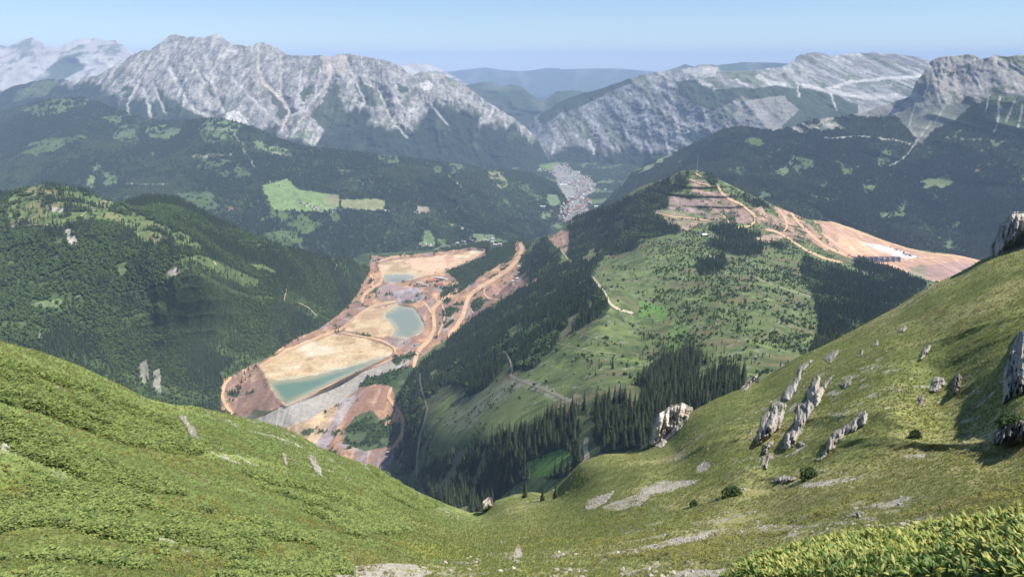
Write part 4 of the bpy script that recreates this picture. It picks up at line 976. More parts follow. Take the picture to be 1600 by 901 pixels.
# thin out so that crowns do not sit inside each other
taken = []; cell = {}
for i in front:
    x, y = near_p[i, 0], near_p[i, 1]; key = (int(x // 4.2), int(y // 4.2)); ok = True
    for a in (-1, 0, 1):
        for b in (-1, 0, 1):
            for j in cell.get((key[0] + a, key[1] + b), ()):
                if (near_p[j, 0] - x) ** 2 + (near_p[j, 1] - y) ** 2 < 4.2 ** 2: ok = False
    if ok: taken.append(i); cell.setdefault(key, []).append(i)
taken = np.array(taken)
def tree_obj(loc, s, label, group, k=0):
    e = bpy.data.objects.new('spruce_tree', None); e.empty_display_size = 1
    e.location = loc; e.scale = (s * random.uniform(.85, 1.1), s * random.uniform(.85, 1.1), s * random.uniform(.9, 1.12)); e.rotation_euler = (0, 0, random.random() * 6.28)
    put(e, label=label, cat='tree', group=group)
    put(bpy.data.objects.new('crown', FINE[k % 4][0]), e); put(bpy.data.objects.new('trunk', TRUNK), e)
    return e
REG = [([(925,560),(1180,560),(1180,720),(925,720)], 'dense stand left of the cream rock', 'spruces of the dense stand by the right meadow', 990, 1050),
       ([(860,620),(925,620),(925,780),(860,780)], 'row along the short sandy track', 'spruces beside the short sandy track', 880, 905),
       ([(600,690),(700,690),(700,820),(600,820)], 'gorge below the left grass slope', 'spruces in the gorge below the left slope', 650, 675),
       ([(700,640),(860,640),(860,820),(700,820)], 'wood left of the small bright meadow', 'spruces of the wood by the small meadow', 755, 805)]
def spruce_label(x, y, s):
    for pl, l, g_, a, b in REG:
        if inpoly(np.array([x]), np.array([y]), pl)[0]:
            ys = [q[1] for q in pl]; row = 'front' if y > 690 or (x > 925 and y > 650) else 'back'
            return '%s spruce, %s row, %s third of the %s' % ('tall' if s > 1.18 else 'middling' if s > .95 else 'short', row, 'left' if x < a else 'middle' if x < b else 'right', l), g_
    return '%s spruce in the forest at the foot of the cleared green slope' % ('tall' if s > .9 else 'short'), 'spruces at the foot of the cleared slope'
for q, i in enumerate(taken[:286]):
    lab, grp = spruce_label(near_px[i], near_py[i], near_s[i])
    tree_obj(tuple(near_p[i]), near_s[i], lab, grp, q)
rest = taken[286:]
if len(rest): gn_scatter('spruces_of_near_forest', near_p[rest], near_s[rest], allm)
# lone spruces with places of their own
LONE = [(957,576,1.0,'lone narrow spruce standing in the middle of the open green clearing'),(1057,474,.75,'lone round-topped spruce on the clearing below the right wood'),
        (604,740,.55,'left one of the spruces peeking over the left grass ridge beside the red ground'),(596,733,.5,'leftmost small spruce peeking over the left grass ridge'),(637,760,.7,'right one of the spruces peeking over the left grass ridge'),
        (742,764,.55,'small spruce left of the pale dirt clearing in the saddle'),(848,782,.35,'small spruce standing at the rim of the green saddle'),(868,778,.35,'second small spruce at the rim of the green saddle beside the pale rock'),(1013,697,.35,'small lone spruce at the skyline of the right meadow left of the pale rock'),
        (775,726,.9,'spruce at the left tip of the small bright meadow'),(852,708,.95,'spruce on the upper edge of the small bright meadow'),(820,777,.4,'young spruce on the grassy saddle by the pale dirt'),(890,705,.9,'spruce directly left of the short sandy track')]
for x, y, s, lab in LONE:
    pnt, _ = surf(np.array([float(x)]), np.array([float(y)]))
    tree_obj(tuple(pnt[0]), s, lab, None, int(x))

# ------------------------------------------------------------------ tracks and roads, laid on the ground
def resample(line, step):
    L_ = [np.array(p, float) for p in line]; out = [L_[0]]
    for a, b in zip(L_[:-1], L_[1:]):
        n = max(1, int(np.linalg.norm(b - a) / step))
        for i in range(1, n + 1): out.append(a + (b - a) * i / n)
    o = np.array(out)
    for _ in range(4): o[1:-1] = (o[:-2] + 2 * o[1:-1] + o[2:]) / 4
    return o
def ribbon(name, line, wpx, mat, lift=.0012, names=None, jag=.12, label=None):
    """a strip whose edges lie on the ground, a little proud of it"""
    c = resample(line, 2.0); t = np.gradient(c, axis=0); t /= np.linalg.norm(t, axis=1)[:, None] + 1e-9
    n = np.stack([-t[:, 1], t[:, 0]], 1)
    w = wpx * (1 + jag * np.sin(np.arange(len(c)) * 1.3) * np.cos(np.arange(len(c)) * .37))
    w = w * np.clip(np.minimum(np.arange(len(c)), np.arange(len(c))[::-1]) / 3 + .3, 0, 1)
    cols = []
    for k in (-.5, -.2, .2, .5):
        q = c + n * (w * k)[:, None]
        _, dd = surf(q[:, 0], q[:, 1], names)
        cols.append((q, dd))
    V = []
    dm = np.median([d for _, d in cols], 0)
    for q, dd in cols:
        dd = np.where(dd > 1e8, dm, dd)
        V.append(CAMP + rays(q[:, 0], q[:, 1]) * (dd * (1 - lift) - .25)[:, None])
    V = np.array(V); m = len(c)
    idx = np.arange(4 * m).reshape(4, m)
    F = np.stack([idx[:-1, :-1], idx[:-1, 1:], idx[1:, 1:], idx[1:, :-1]], -1).reshape(-1, 4)
    return put(bpy.data.objects.new(name, mesh_np(name, V.reshape(-1, 3), F, mat)), kind='structure')
M_road = plain_mat('orange_haul_road', (.52, .36, .22), scale=.03, c2=(.42, .27, .16))
M_track = plain_mat('sandy_track', (.47, .41, .30), scale=.1, c2=(.34, .29, .19))
M_gtrack = plain_mat('grassy_track', (.27, .25, .15), scale=.1, c2=(.17, .18, .09))
M_grey = plain_mat('grey_track', (.26, .235, .19), scale=.1, c2=(.19, .18, .13))
ML = ['mine', 'ore_mountain', 'wooded_hill']
for ln, w_ in [([(812,378),(816,388),(811,402),(798,418),(778,432),(758,444),(742,454),(732,464),(727,478),(724,492),(714,508),(700,526)], 6),
               ([(718,450),(702,462),(686,472),(676,482),(678,498),(679,514),(670,532),(656,544),(650,556),(646,574)], 6),
               ([(620,470),(588,476),(564,488),(548,502),(534,513),(510,522),(472,537),(432,557),(404,572)], 4),
               ([(592,412),(597,430),(596,441),(576,453),(566,464),(566,474)], 5),
               ([(612,604),(606,620),(620,638),(630,654),(628,680),(618,694),(604,706)], 5),
               ([(364,648),(352,632),(346,616),(352,598),(362,588)], 4.5),
               ([(532,519),(564,525),(596,531),(616,542),(618,552)], 2.6),
               ([(757,450),(756,460),(766,467),(786,468)], 2.6),([(655,432),(690,424),(716,412),(735,402),(756,393)], 4),([(590,409),(612,402),(640,399)], 2.4),
               ([(446,634),(500,608),(560,582),(600,566),(640,548)], 1.8),
               ([(576,426),(584,438),(580,448)], 3),([(660,470),(668,478),(674,490)], 3),([(690,474),(696,490),(690,510),(684,524)], 2.2),([(736,482),(742,494),(735,504)], 2.5)]:
    ribbon('mine_road', ln, w_, M_road, names=ML)
for ln, w_ in [([(1120,287),(1127,301),(1141,312),(1157,318),(1172,330),(1181,340),(1177,350),(1160,356),(1141,355)], 3.4),([(1086,269),(1089,273),(1097,276)], 2.2),([(1076,280),(1088,285),(1108,289)], 1.6),
               ([(1215,325),(1228,342),(1230,356),(1224,362)], 3.5),([(1236,332),(1250,350),(1270,369),(1290,385),(1330,402)], 4.2),([(1125,333),(1132,338),(1140,349)], 2),
               ([(1195,358),(1215,362),(1240,378),(1262,392),(1290,404),(1316,410)], 3.2),([(1296,346),(1330,358),(1375,375),(1415,388),(1450,396),(1500,401),(1530,408)], 3.2),([(1018,331),(1050,338),(1082,341),(1112,345)], 1.8),([(1330,403),(1380,412),(1430,404),(1470,402)], 3),([(1360,424),(1385,432),(1405,437)], 3)]:
    ribbon('haul_road', ln, w_, M_road, names=['ore_mountain'])
for ln, w_, m_ in [([(925,431),(935,444),(947,460),(953,474),(966,483),(990,489)], 3.6, M_track),([(1057,375),(1066,383),(1082,391),(1101,397),(1136,409),(1160,422),(1186,436),(1215,448),(1250,458),(1285,470)], 2.0, M_gtrack),
                   ([(917,682),(914,700),(918,712),(912,727)], 8, M_track),([(796,586),(815,594),(840,603),(870,616),(890,626),(908,631)], 5, M_grey),([(657,582),(656,596),(660,612),(668,636),(664,655),(656,680),(652,712),(651,745)], 3.2, M_grey),
                   ([(788,548),(796,560),(801,578),(797,588)], 2.6, M_track),([(876,388),(884,400),(890,408)], 1.5, M_track),([(838,392),(834,408),(842,424)], 1.6, M_track),([(852,404),(840,392),(832,412)], 1.3, M_track),
                   ([(845,529),(880,538),(930,550),(965,552)], 1.2, M_gtrack),([(905,520),(950,535),(990,537)], 1.0, M_gtrack)]:
    ribbon('forest_track', ln, w_, m_, names=['ore_mountain'])
for ln, w_, m_ in [([(120,345),(132,332),(146,321),(160,315),(174,315)], 3.0, M_gtrack),([(156,318),(175,332),(200,352),(222,372)], 1.6, M_gtrack),([(313,344),(316,354),(311,366),(306,378)], 2.0, M_track),([(334,408),(338,414)], 3, M_track),([(456,424),(453,440),(447,452),(444,470)], 1.6, M_track),([(465,472),(482,480),(495,493)], 1.2, M_track),([(18,355),(50,351),(80,351)], 2.0, M_gtrack),([(527,411),(522,425)], 1.6, M_track)]:
    ribbon('hill_track', ln, w_, m_, names=['wooded_hill'])
ribbon('town_road', [(870,262),(884,272),(896,285),(898,300),(888,314),(880,330),(872,345)], 1.6, plain_mat('town_road', (.3, .3, .28)), names=['valley_floor', 'forest_hills', 'mountainside_right'])

# ------------------------------------------------------------------ ponds: flat sheets of water at z = 1000 between their banks
def water(name, basin, pond, z, c, silt):
    """a flat sheet under the whole basin; the shoreline is where the silt beach rises out of it"""
    P0 = np.array(basin, float); cen = P0.mean(0)
    X, Y = np.meshgrid(np.arange(P0[:, 0].min() - 3, P0[:, 0].max() + 3, 2.0), np.arange(P0[:, 1].min() - 3, P0[:, 1].max() + 3, 2.0))
    r = rays(X, Y); V = CAMP + r * ((z - CZ) / r[..., 2])[..., None]
    dpt = np.where(inpoly(X, Y, pond), segdist(X, Y, pond, True), 0)
    C = mix(base(X, silt), c, sstep(.5, 9, dpt + 2.2 * fbm(V[..., 0] / 40, V[..., 1] / 60, 4, 301)))
    C = mix(C, tuple(v * .8 for v in c), sstep(0, .6, fbm(V[..., 0] / 70, V[..., 1] / 70, 3, 303)) * .5)
    idx = np.arange(X.size).reshape(X.shape)
    F = np.stack([idx[:-1, :-1], idx[1:, :-1], idx[1:, 1:], idx[:-1, 1:]], -1).reshape(-1, 4)
    ins = (inpoly(X, Y, pond) | (segdist(X, Y, pond, True) < 9)) & inpoly(X, Y, [tuple(cen + (p - cen) * 1.02) for p in P0])
    F = F[ins.ravel()[F].any(1)]
    u = np.unique(F); rem = -np.ones(X.size, int); rem[u] = np.arange(len(u))
    m, t, b = nt(name + '_surface'); N, L = t.nodes, t.links
    at_ = N.new('ShaderNodeAttribute'); at_.attribute_name = 'Col'; L.new(at_.outputs['Color'], b.inputs['Base Color'])
    b.inputs['Roughness'].default_value = .2; b.inputs['Specular IOR Level'].default_value = .4
    geo = N.new('ShaderNodeNewGeometry'); bp = N.new('ShaderNodeBump'); bp.inputs['Strength'].default_value = .15; n2 = N.new('ShaderNodeTexNoise'); n2.inputs['Scale'].default_value = .4
    L.new(geo.outputs['Position'], n2.inputs['Vector']); L.new(n2.outputs['Fac'], bp.inputs['Height']); L.new(bp.outputs[0], b.inputs['Normal'])
    put(bpy.data.objects.new(name, mesh_np(name, V.reshape(-1, 3)[u], rem[F], m, C.reshape(-1, 3)[u])), kind='structure')
for bs, pl, c, c2 in ((BASIN1, POND1, (.115, .19, .15), (.30, .29, .19)), (BASIN2, POND2, (.19, .225, .175), (.32, .30, .21)), (BASIN3, POND3, (.18, .20, .18), (.30, .29, .22))):
    water('pond_water', bs, pl, 1000.0, c, c2)

# ------------------------------------------------------------------ rock outcrops in the grass
def rockmat(name, c, c2):
    m, t, b = nt(name); N, L = t.nodes, t.links
    geo = N.new('ShaderNodeNewGeometry')
    at = N.new('ShaderNodeAttribute'); at.attribute_name = 'Col'
    n = N.new('ShaderNodeTexNoise'); n.inputs['Scale'].default_value = 1.6; n.inputs['Detail'].default_value = 8; n.inputs['Roughness'].default_value = .7
    mp = N.new('ShaderNodeMapping'); mp.inputs['Scale'].default_value = (1, 1, .5); L.new(geo.outputs['Position'], mp.inputs['Vector']); L.new(mp.outputs[0], n.inputs['Vector'])
    r = N.new('ShaderNodeMapRange'); r.inputs['From Min'].default_value = .3; r.inputs['From Max'].default_value = .7; r.inputs['To Min'].default_value = .55; r.inputs['To Max'].default_value = 1.3; L.new(n.outputs['Fac'], r.inputs['Value'])
    vm = N.new('ShaderNodeVectorMath'); vm.operation = 'SCALE'; L.new(at.outputs['Color'], vm.inputs[0]); L.new(r.outputs[0], vm.inputs['Scale']); L.new(vm.outputs[0], b.inputs['Base Color'])
    bp = N.new('ShaderNodeBump'); bp.inputs['Strength'].default_value = 1; bp.inputs['Distance'].default_value = .5; L.new(n.outputs['Fac'], bp.inputs['Height']); L.new(bp.outputs[0], b.inputs['Normal'])
    return m
M_outcrop = rockmat('weathered_rock', None, None)
def outcrop(poly, bulge_, label, cat='rock', land='grass_bowl', tone=1.0, step=1.1, edge=.30, name='rock_outcrop', flat=False, group=None):
    s = LAND[land]; P0 = np.array(poly, float); bulge = bulge_ * 1.35
    x0, y0 = P0.min(0) - 3; x1, y1 = P0.max(0) + 3
    X = np.arange(x0, x1 + step, step); Y = np.arange(y0, y1 + step, step)
    PX, PY = np.meshgrid(X, Y)
    cy = np.interp(PX, s.X, s.cy)
    PYc = np.maximum(PY, cy + 1.0)                      # above the skyline: the depth of the slope's crest
    W = s.depth(PX, PYc, True)
    S0 = CAMP + rays(PX, PY) * W[..., None]
    sz = np.sqrt(abs(np.ptp(P0[:, 0]) * np.ptp(P0[:, 1])))
    seed = int(x0 * 7 + y0) % 1000
    u = PX / max(6, sz * .22); v = PY / max(9, sz * .42)
    wx = PX + (fbm(u, v, 3, seed)) * sz * .07; wy = PY + (fbm(u + 7, v, 3, seed)) * sz * .07
    ins = inpoly(wx, wy, poly); d = segdist(wx, wy, poly, True) * np.where(ins, 1, -1)
    e = np.clip(d / (sz * edge), -1, 1)
    prof = np.where(e > 0, np.sqrt(np.clip(e, 0, 1)), 0)
    rd = ridged(u * 1.3 + .5 * v, v * .7, 4, seed + 3, .6) - .5
    rd2 = np.abs(fbm(u * 2.7, v * 1.6, 4, seed + 9, .6))
    crack = sstep(.1, .0, np.abs(fbm(u * 1.1 + .3 * v, v * .45, 3, seed + 21)))
    b = bulge * (prof * (.75 + .9 * rd) - .25 * rd2 * (e > 0) - .22 * crack * prof)
    b = np.where(e > 0, np.maximum(b, .04 * bulge), -.02 * W)
    Wn = W - b
    V = CAMP + rays(PX, PY) * Wn[..., None]
    rock_grey = .38 + .18 * fbm(u, v, 4, seed + 5); brown = sstep(.0, .5, fbm(u * .8, v * .5, 4, seed + 6))  # the rock's own grey, mottled at random
    C = np.stack([rock_grey * 1.0, rock_grey * .93, rock_grey * .82], -1) * tone
    C = mix(C, (.44 * tone, .34 * tone, .25 * tone), brown * .35); C = mix(C, (.17, .16, .14), crack * .6)
    C = mix(C, (.10, .13, .04), sstep(.32, .5, fbm(u * 1.5, v * 1.5, 4, seed + 8)) * .8)
    nY, nX = PX.shape
    idx = np.arange(nX * nY).reshape(nY, nX)
    F = np.stack([idx[:-1, :-1], idx[1:, :-1], idx[1:, 1:], idx[:-1, 1:]], -1).reshape(-1, 4)
    keep = (d.ravel()[F] > -2.2).any(1)
    F = F[keep]
    # closed behind: the rim runs back into the slope
    used = np.unique(F); rem = -np.ones(nX * nY, int); rem[used] = np.arange(len(used))
    Vf = V.reshape(-1, 3)[used]; Cf = C.reshape(-1, 3)[used]; Ff = rem[F]
    hd = rays(PX, PY).reshape(-1, 3)[used].copy(); hd /= np.linalg.norm(hd, axis=1)[:, None]
    thick = 1.2 + bulge * .9
    back = Vf + np.c_[hd[:, 0], hd[:, 1], hd[:, 2] * .6] * thick; back[:, 2] -= thick * .3
    nF = len(Vf)
    E = np.concatenate([Ff[:, [0, 1]], Ff[:, [1, 2]], Ff[:, [2, 3]], Ff[:, [3, 0]]])
    key = np.sort(E, 1); _, inv, cnt = np.unique(key, axis=0, return_inverse=True, return_counts=True)
    be = E[cnt[inv.ravel()] == 1]
    side = np.stack([be[:, 1], be[:, 0], be[:, 0] + nF, be[:, 1] + nF], 1)
    Fa = np.concatenate([Ff, Ff[:, ::-1] + nF, side])
    me = mesh_np(name, np.concatenate([Vf, back]), Fa, M_outcrop, np.concatenate([Cf, Cf]), smooth=True)
    return put(bpy.data.objects.new(name, me), label=label, cat=cat, group=group)
OUT = [
 ([(1181,698),(1184,677),(1190,650),(1200,641),(1207,629),(1219,626),(1228,632),(1226,653),(1219,668),(1204,680),(1192,692)], 11, 'pale pointed rock outcrop, lower of the two leftmost crags on the right slope', 1.15),
 ([(1222,623),(1226,611),(1240,593),(1246,575),(1255,564),(1276,563),(1264,572),(1252,581),(1249,593),(1243,608),(1234,623),(1226,627)], 8, 'narrow rock rib climbing above the pale pointed crag on the right slope', 1.05),
 ([(1223,700),(1225,680),(1237,668),(1240,650),(1249,632),(1261,620),(1264,599),(1276,588),(1284,592),(1281,606),(1291,602),(1291,614),(1283,632),(1273,641),(1261,656),(1252,674),(1240,695),(1231,701)], 12, 'longest pale crag on the right slope, casting a black shadow to its left', 1.15),
 ([(1281,606),(1290,592),(1304,583),(1296,596),(1291,606)], 4, 'thin rock tongue at the upper tip of the longest crag', 1.0),
 ([(1190,710),(1193,695),(1200,689),(1210,688),(1207,695),(1201,704),(1198,710)], 5, 'small rock just below the pale pointed crag', 1.1),
 ([(1183,734),(1190,722),(1190,713),(1201,707),(1210,707),(1207,716),(1200,722),(1199,734),(1192,728)], 4, 'jagged small rock, lowest of the column of crags on the right slope', 1.0),
 ([(1270,720),(1282,710),(1297,680),(1312,665),(1330,659),(1345,644),(1352,638),(1357,644),(1351,662),(1339,674),(1321,677),(1306,692),(1294,707),(1279,719)], 6, 'slanting rock rib right of the longest crag, with yellow herbs at its foot', 1.05),
 ([(1564,629),(1568,599),(1573,566),(1579,542),(1588,525),(1600,518),(1612,512),(1622,530),(1628,570),(1624,612),(1600,620),(1575,629)], 11, 'big grey rock tower cut by the right edge of the photo, throwing a black shadow', .95),
 ([(1451,612),(1456,599),(1460,587),(1475,590),(1477,602),(1468,609),(1459,612)], 4, 'pale block left of the dark upright rock on the right slope', 1.1),
 ([(1433,636),(1435,620),(1441,615),(1445,623),(1442,632)], 3, 'small dark grey rock below the pale block', .7),
 ([(1488,615),(1490,590),(1498,581),(1504,590),(1500,606),(1496,616)], 7, 'dark upright rock left of the black shadow of the big tower', .6),  # low tone paints the shade of the notch into the rock
 ([(1432,567),(1437,554),(1444,542),(1456,537),(1453,548),(1442,560)], 4, 'slim slanting rock high on the right slope', 1.0),
 ([(1402,519),(1406,510),(1415,507),(1418,513),(1411,519)], 3, 'small pale boulder near the top of the right slope', 1.1),
 ([(1339,558),(1345,545),(1351,545),(1348,555)], 3, 'left rock of a small pair near the slope crest', .9),
 ([(1360,542),(1369,530),(1373,533),(1372,540)], 3, 'right rock of a small pair near the slope crest', .9),
 ([(1201,753),(1213,746),(1228,741),(1246,746),(1240,752),(1219,755)], 4, 'low broken rock beside the added bush above the thin scree strip', 1.0),
 ([(1282,560),(1300,545),(1312,546),(1306,560),(1297,569)], 2.5, 'low rock slab half covered by grass above the slim rock rib', .9),
 ([(1156,612),(1168,599),(1180,587),(1183,590),(1174,602),(1165,612)], 4, 'flat rock ledge on the skyline of the right slope', 1.0),
 ([(1017,694),(1022,668),(1031,649),(1048,636),(1064,632),(1074,639),(1076,655),(1064,668),(1047,684),(1030,700)], 6, 'bright cream rock face on the skyline beside the dense spruce stand', 1.5),
 ([(1065,650),(1072,636),(1080,638),(1073,662)], 4, 'narrow grey rock right of the cream rock face', 1.0),
 ([(1551,403),(1557,380),(1565,352),(1580,338),(1600,333),(1640,325),(1676,330),(1676,362),(1610,378),(1588,388),(1570,396)], 9, 'pale cliff with a grassy top on the skyline at the right edge', 1.2),
 ([(1549,696),(1549,680),(1558,668),(1575,660),(1600,655),(1616,662),(1618,682),(1600,692),(1570,696)], 8, 'dark rock overgrown with bushes at the right edge below the big tower', .55),
 ([(1312,813),(1322,802),(1337,796),(1350,799),(1347,809),(1331,806)], 2.2, 'small broken rock in the grass above the yellow-green plants', .9),
 ([(275,650),(290,650),(305,670),(318,700),(305,692),(288,665)], 5, 'narrow pale rock rib on the upper left slope', 1.1),
 ([(482,710),(492,712),(502,730),(505,745),(492,738),(485,725)], 5, 'pale rock near the skyline at the middle of the left slope', 1.15),
 ([(440,705),(448,710),(450,730),(442,722)], 3, 'small grey rock left of the pale rock on the left slope', .9),
 ([(372,838),(380,835),(388,845),(382,852)], 1.6, 'small boulder in the herbs of the left slope', 1.0),
 ([(755,795),(757,784),(765,778),(768,790),(760,796)], 3, 'pale rock on the saddle where the two slopes meet', .95),
 ([(865,778),(867,766),(873,762),(872,775)], 5, 'small pale rock at the left foot of the right meadow', 1.2),
 ([(1245,690),(1252,688),(1258,694),(1250,700)], 2, 'little boulder right of the lower end of the longest crag', 1.0),
 ([(1310,600),(1322,590),(1332,586),(1330,600),(1318,606)], 2, 'row of low broken stones in the middle of the right slope', .8),
]
for pl, bl_, lab, tone in OUT: outcrop(pl, bl_, lab, tone=tone)

# scree: real stones strewn on the pale strips
def stone(seed, r=.5):
    m = MB(); g = random.Random(seed)
    import itertools
    vs = []
    for z, q in ((-.5, .7), (.0, 1.0), (.45, .6)):
        for i in range(6):
            a = i * 1.047 + g.random() * .5; vs.append((r * q * math.cos(a) * g.uniform(.7, 1.2), r * q * math.sin(a) * g.uniform(.7, 1.2), r * z * g.uniform(.7, 1.1)))
    f = [(k * 6 + i, k * 6 + (i + 1) % 6, (k + 1) * 6 + (i + 1) % 6, (k + 1) * 6 + i) for k in (0, 1) for i in range(6)] + [tuple(range(12, 18)), tuple(range(5, -1, -1))]
    m.add(vs, f); return m
M_stone = plain_mat('scree_stone', (.44, .40, .34), rand=1, c2=(.26, .24, .20), rough=.95)
P_stone = [unlinked('scree_stone', stone(i), M_stone) for i in range(3)]
G = LAND['grass_bowl']
def wscree(s):
    k = np.zeros(s.PX.shape); wx, wy = warp(s.P, s.PX, s.PY, 5, 5, 156)
    for q in SCREE: k = np.maximum(k, inpoly(wx, wy, q))
    return k / np.maximum(s.P[..., 1], 20) ** 1.2
p, px, py, c, tot = sample('grass_bowl', 16000, wscree, 21)
gn_scatter('scree_stones', p, (.08 + .30 * RNG.random(len(p)) ** 4) * np.clip(p[:, 1] / 120, .5, 1.8), P_stone, tilt=.4)
p, px, py, c, tot = sample('grass_bowl', 1500, lambda s: (s.C[..., 0] > .27) * 1.0 / s.P[..., 1] + .00002, 22)
gn_scatter('loose_stones', p, .2 + .8 * RNG.random(len(p)) ** 4, P_stone, tilt=.4)

# ------------------------------------------------------------------ herbs and grass on the bowl
def leaf_quad(mb, base_, dirv, up, ln, wd, mi=0, bend=.2):
    d = Vector(dirv).normalized(); s = d.cross(Vector(up)).normalized() * wd * .5; b0 = Vector(base_)
    p1 = b0 + d * ln * .5 + Vector((0, 0, ln * .06)); tip = b0 + d * ln - Vector((0, 0, ln * bend))
    mb.add([b0, p1 + s, tip, p1 - s], [(0, 1, 2), (0, 2, 3)], mi)
def herb(seed, n=14, h=.40, ln=.30, wd=.20, spread=.4):
    m = MB(); g = random.Random(seed)
    for i in range(n):
        a = g.random() * 6.28; r = spread * g.random() ** .6
        leaf_quad(m, (r * math.cos(a), r * math.sin(a), h * (.25 + .75 * g.random())), (math.cos(a), math.sin(a), g.uniform(-.1, .6)), (0, 0, 1), ln * g.uniform(.7, 1.3), wd * g.uniform(.7, 1.2))
    return m
def tuft(seed, n=16, h=.3):
    m = MB(); g = random.Random(seed)
    for i in range(n):
        a = g.random() * 6.28; r = .16 * g.random(); w_ = .012; b0 = Vector((r * math.cos(a), r * math.sin(a), -.03))
        t = b0 + Vector((math.cos(a) * .14 * g.random(), math.sin(a) * .14 * g.random(), h * g.uniform(.6, 1.1)))
        s = Vector((-math.sin(a), math.cos(a), 0)) * w_ * 2
        m.add([b0 - s, b0 + s, t], [(0, 1, 2)])
    return m
M_herb = plain_mat('herb_leaves', (.30, .36, .10), rough=.65, spec=.3, rand=1, c2=(.08, .125, .035), trans=.3)  # dark end of the random range paints shaded gaps between leaves
M_herb2 = plain_mat('dry_herb_leaves', (.30, .30, .07), rough=.7, rand=1, c2=(.15, .14, .06), trans=.3)
M_tuft = plain_mat('grass_blades', (.29, .34, .10), rough=.7, rand=1, c2=(.20, .245, .075), trans=.25)
M_tuft2 = plain_mat('dry_grass_blades', (.33, .30, .14), rough=.7, rand=1, c2=(.23, .23, .09), trans=.25)
P_herb = [unlinked('herb_clump', herb(60 + i), M_herb) for i in range(3)]
P_herb2 = [unlinked('dry_herb_clump', herb(70 + i), M_herb2) for i in range(2)]
P_tuft = [unlinked('grass_tuft', tuft(80 + i), M_tuft if i < 2 else M_tuft2) for i in range(3)]
LUSH = [[(0,560),(120,600),(260,660),(330,700),(300,715),(180,690),(60,640),(0,625)],[(0,640),(90,680),(220,730),(280,770),(180,760),(60,725),(0,690)],[(-60,730),(100,770),(330,800),(500,840),(560,905),(-60,960)],[(380,730),(560,780),(640,830),(560,840),(430,790)],[(560,690),(640,720),(700,790),(650,800),(580,740)],[(0,700),(200,740),(270,800),(0,800)]]
def wl(s):
    wx, wy = warp(s.P, s.PX, s.PY, 16, 12, 155); k = np.zeros(s.PX.shape)
    for q in LUSH: k = np.maximum(k, inpoly(wx, wy, q))
    x, y = s.P[..., 0], s.P[..., 1]
    return k * sstep(-.25, .15, fbm(x / 7, y / 7, 4, 191)) / np.maximum(y, 20) ** .8
p, px, py, c, tot = sample('grass_bowl', 34000, wl, 23)
gn_scatter('leafy_herbs', p, .7 + .9 * RNG.random(len(p)) * np.clip(p[:, 1] / 90, .8, 1.6), P_herb, tilt=.15)
def wh2(s):
    x, y = s.P[..., 0], s.P[..., 1]
    return (sstep(.1, .4, fbm(x / 11, y / 11, 4, 195)) + .05) / np.maximum(y, 15) ** 1.3 * (s.P[..., 1] < 300)
p, px, py, c, tot = sample('grass_bowl', 12000, wh2, 24)
gn_scatter('yellowing_herbs', p, .4 + .7 * RNG.random(len(p)), P_herb2, tilt=.15)
def wt(s): return 1 / np.maximum(s.P[..., 1], 12) ** 1.9 * (s.PY < 960) * (s.C[..., 0] < .3)
p, px, py, c, tot = sample('grass_bowl', 100000, wt, 25)
gn_scatter('grass_tufts', p, (.6 + .7 * RNG.random(len(p))) * np.clip(p[:, 1] / 100, .8, 1.6), P_tuft, tilt=.12)
# shrubs on the bowl, counted ones as things
def bush(seed, h, r, n=260):
    m = MB(); broad_crown(m, h, r, n, random.Random(seed), .0, .16)
    for k in range(5):
        a = k * 1.26; m.tube((0, 0, -.3), (r * .5 * math.cos(a), r * .5 * math.sin(a), h * .6), .06, .02, 4, 1)
    return m
for i, (x, y, h, r, lab) in enumerate([(1140,775,1.5,2.0,'dark green bush alone on the right meadow below the small scree fan'),(1262,748,1.1,1.8,'bush added for the dark under herbs at the right end of the low broken rock'),  # second bush is added, standing in for shade under yellow herbs
        (1083,791,.7,1.0,'low dark bush left of the lone green bush'),(1570,668,1.5,1.8,'bush on top of the dark overgrown rock at the right edge'),(1592,672,1.4,1.6,'rightmost bush on the dark overgrown rock'),(1428,684,1.0,1.2,'little dark bush on the grass left of the oval shadow')]):
    pt, _ = surf(np.array([float(x)]), np.array([float(y)]), ['grass_bowl'])
    e = bpy.data.objects.new('bush', None); e.location = tuple(pt[0]); put(e, label=lab, cat='bush')
    f = MB(); broad_crown(f, h, r, 300, random.Random(90 + i), .0, .15); f.obj('foliage', M_shrub, e)
    st = MB()
    for k in range(5):
        a = k * 1.26; st.tube((0, 0, -.4), (r * .45 * math.cos(a), r * .45 * math.sin(a), h * .6), .07, .02, 4)
    st.obj('stem', M_bark, e)

# ------------------------------------------------------------------ the near bank with the yellow-green broad-leaved plants
def cB(P, PX, PY, T): return mix(base(PX, (.08, .12, .03)), (.13, .13, .05), sstep(0, .5, fbm(P[..., 0] / .8, P[..., 1] / .8, 4, 201)))
Land('near_bank', 1110, 1700, 3.0, [(1110,935,23),(1150,900,20),(1180,882,18.5),(1220,872),(1260,862,16),(1310,852),(1380,842,14),(1450,836),(1520,826,12),(1600,816,10.5),(1700,806,9)],
     [(1110,1500),(1700,1500)], [(1110,1500,3.2),(1400,1500,2.9),(1700,1500,2.4),(1400,960,8),(1600,960,6),(1200,960,11),(1250,901,13),(1450,901,10),(1600,901,7.5)],
     disp=lambda P, X, Y, T: .12 * fbm(P[..., 0] / .9, P[..., 1] / .9, 4, 203), colour=cB, mat=terrain_mat('bank_soil', .1, .8, .4, 1, .05), back=(9, 8), objname='near_bank')
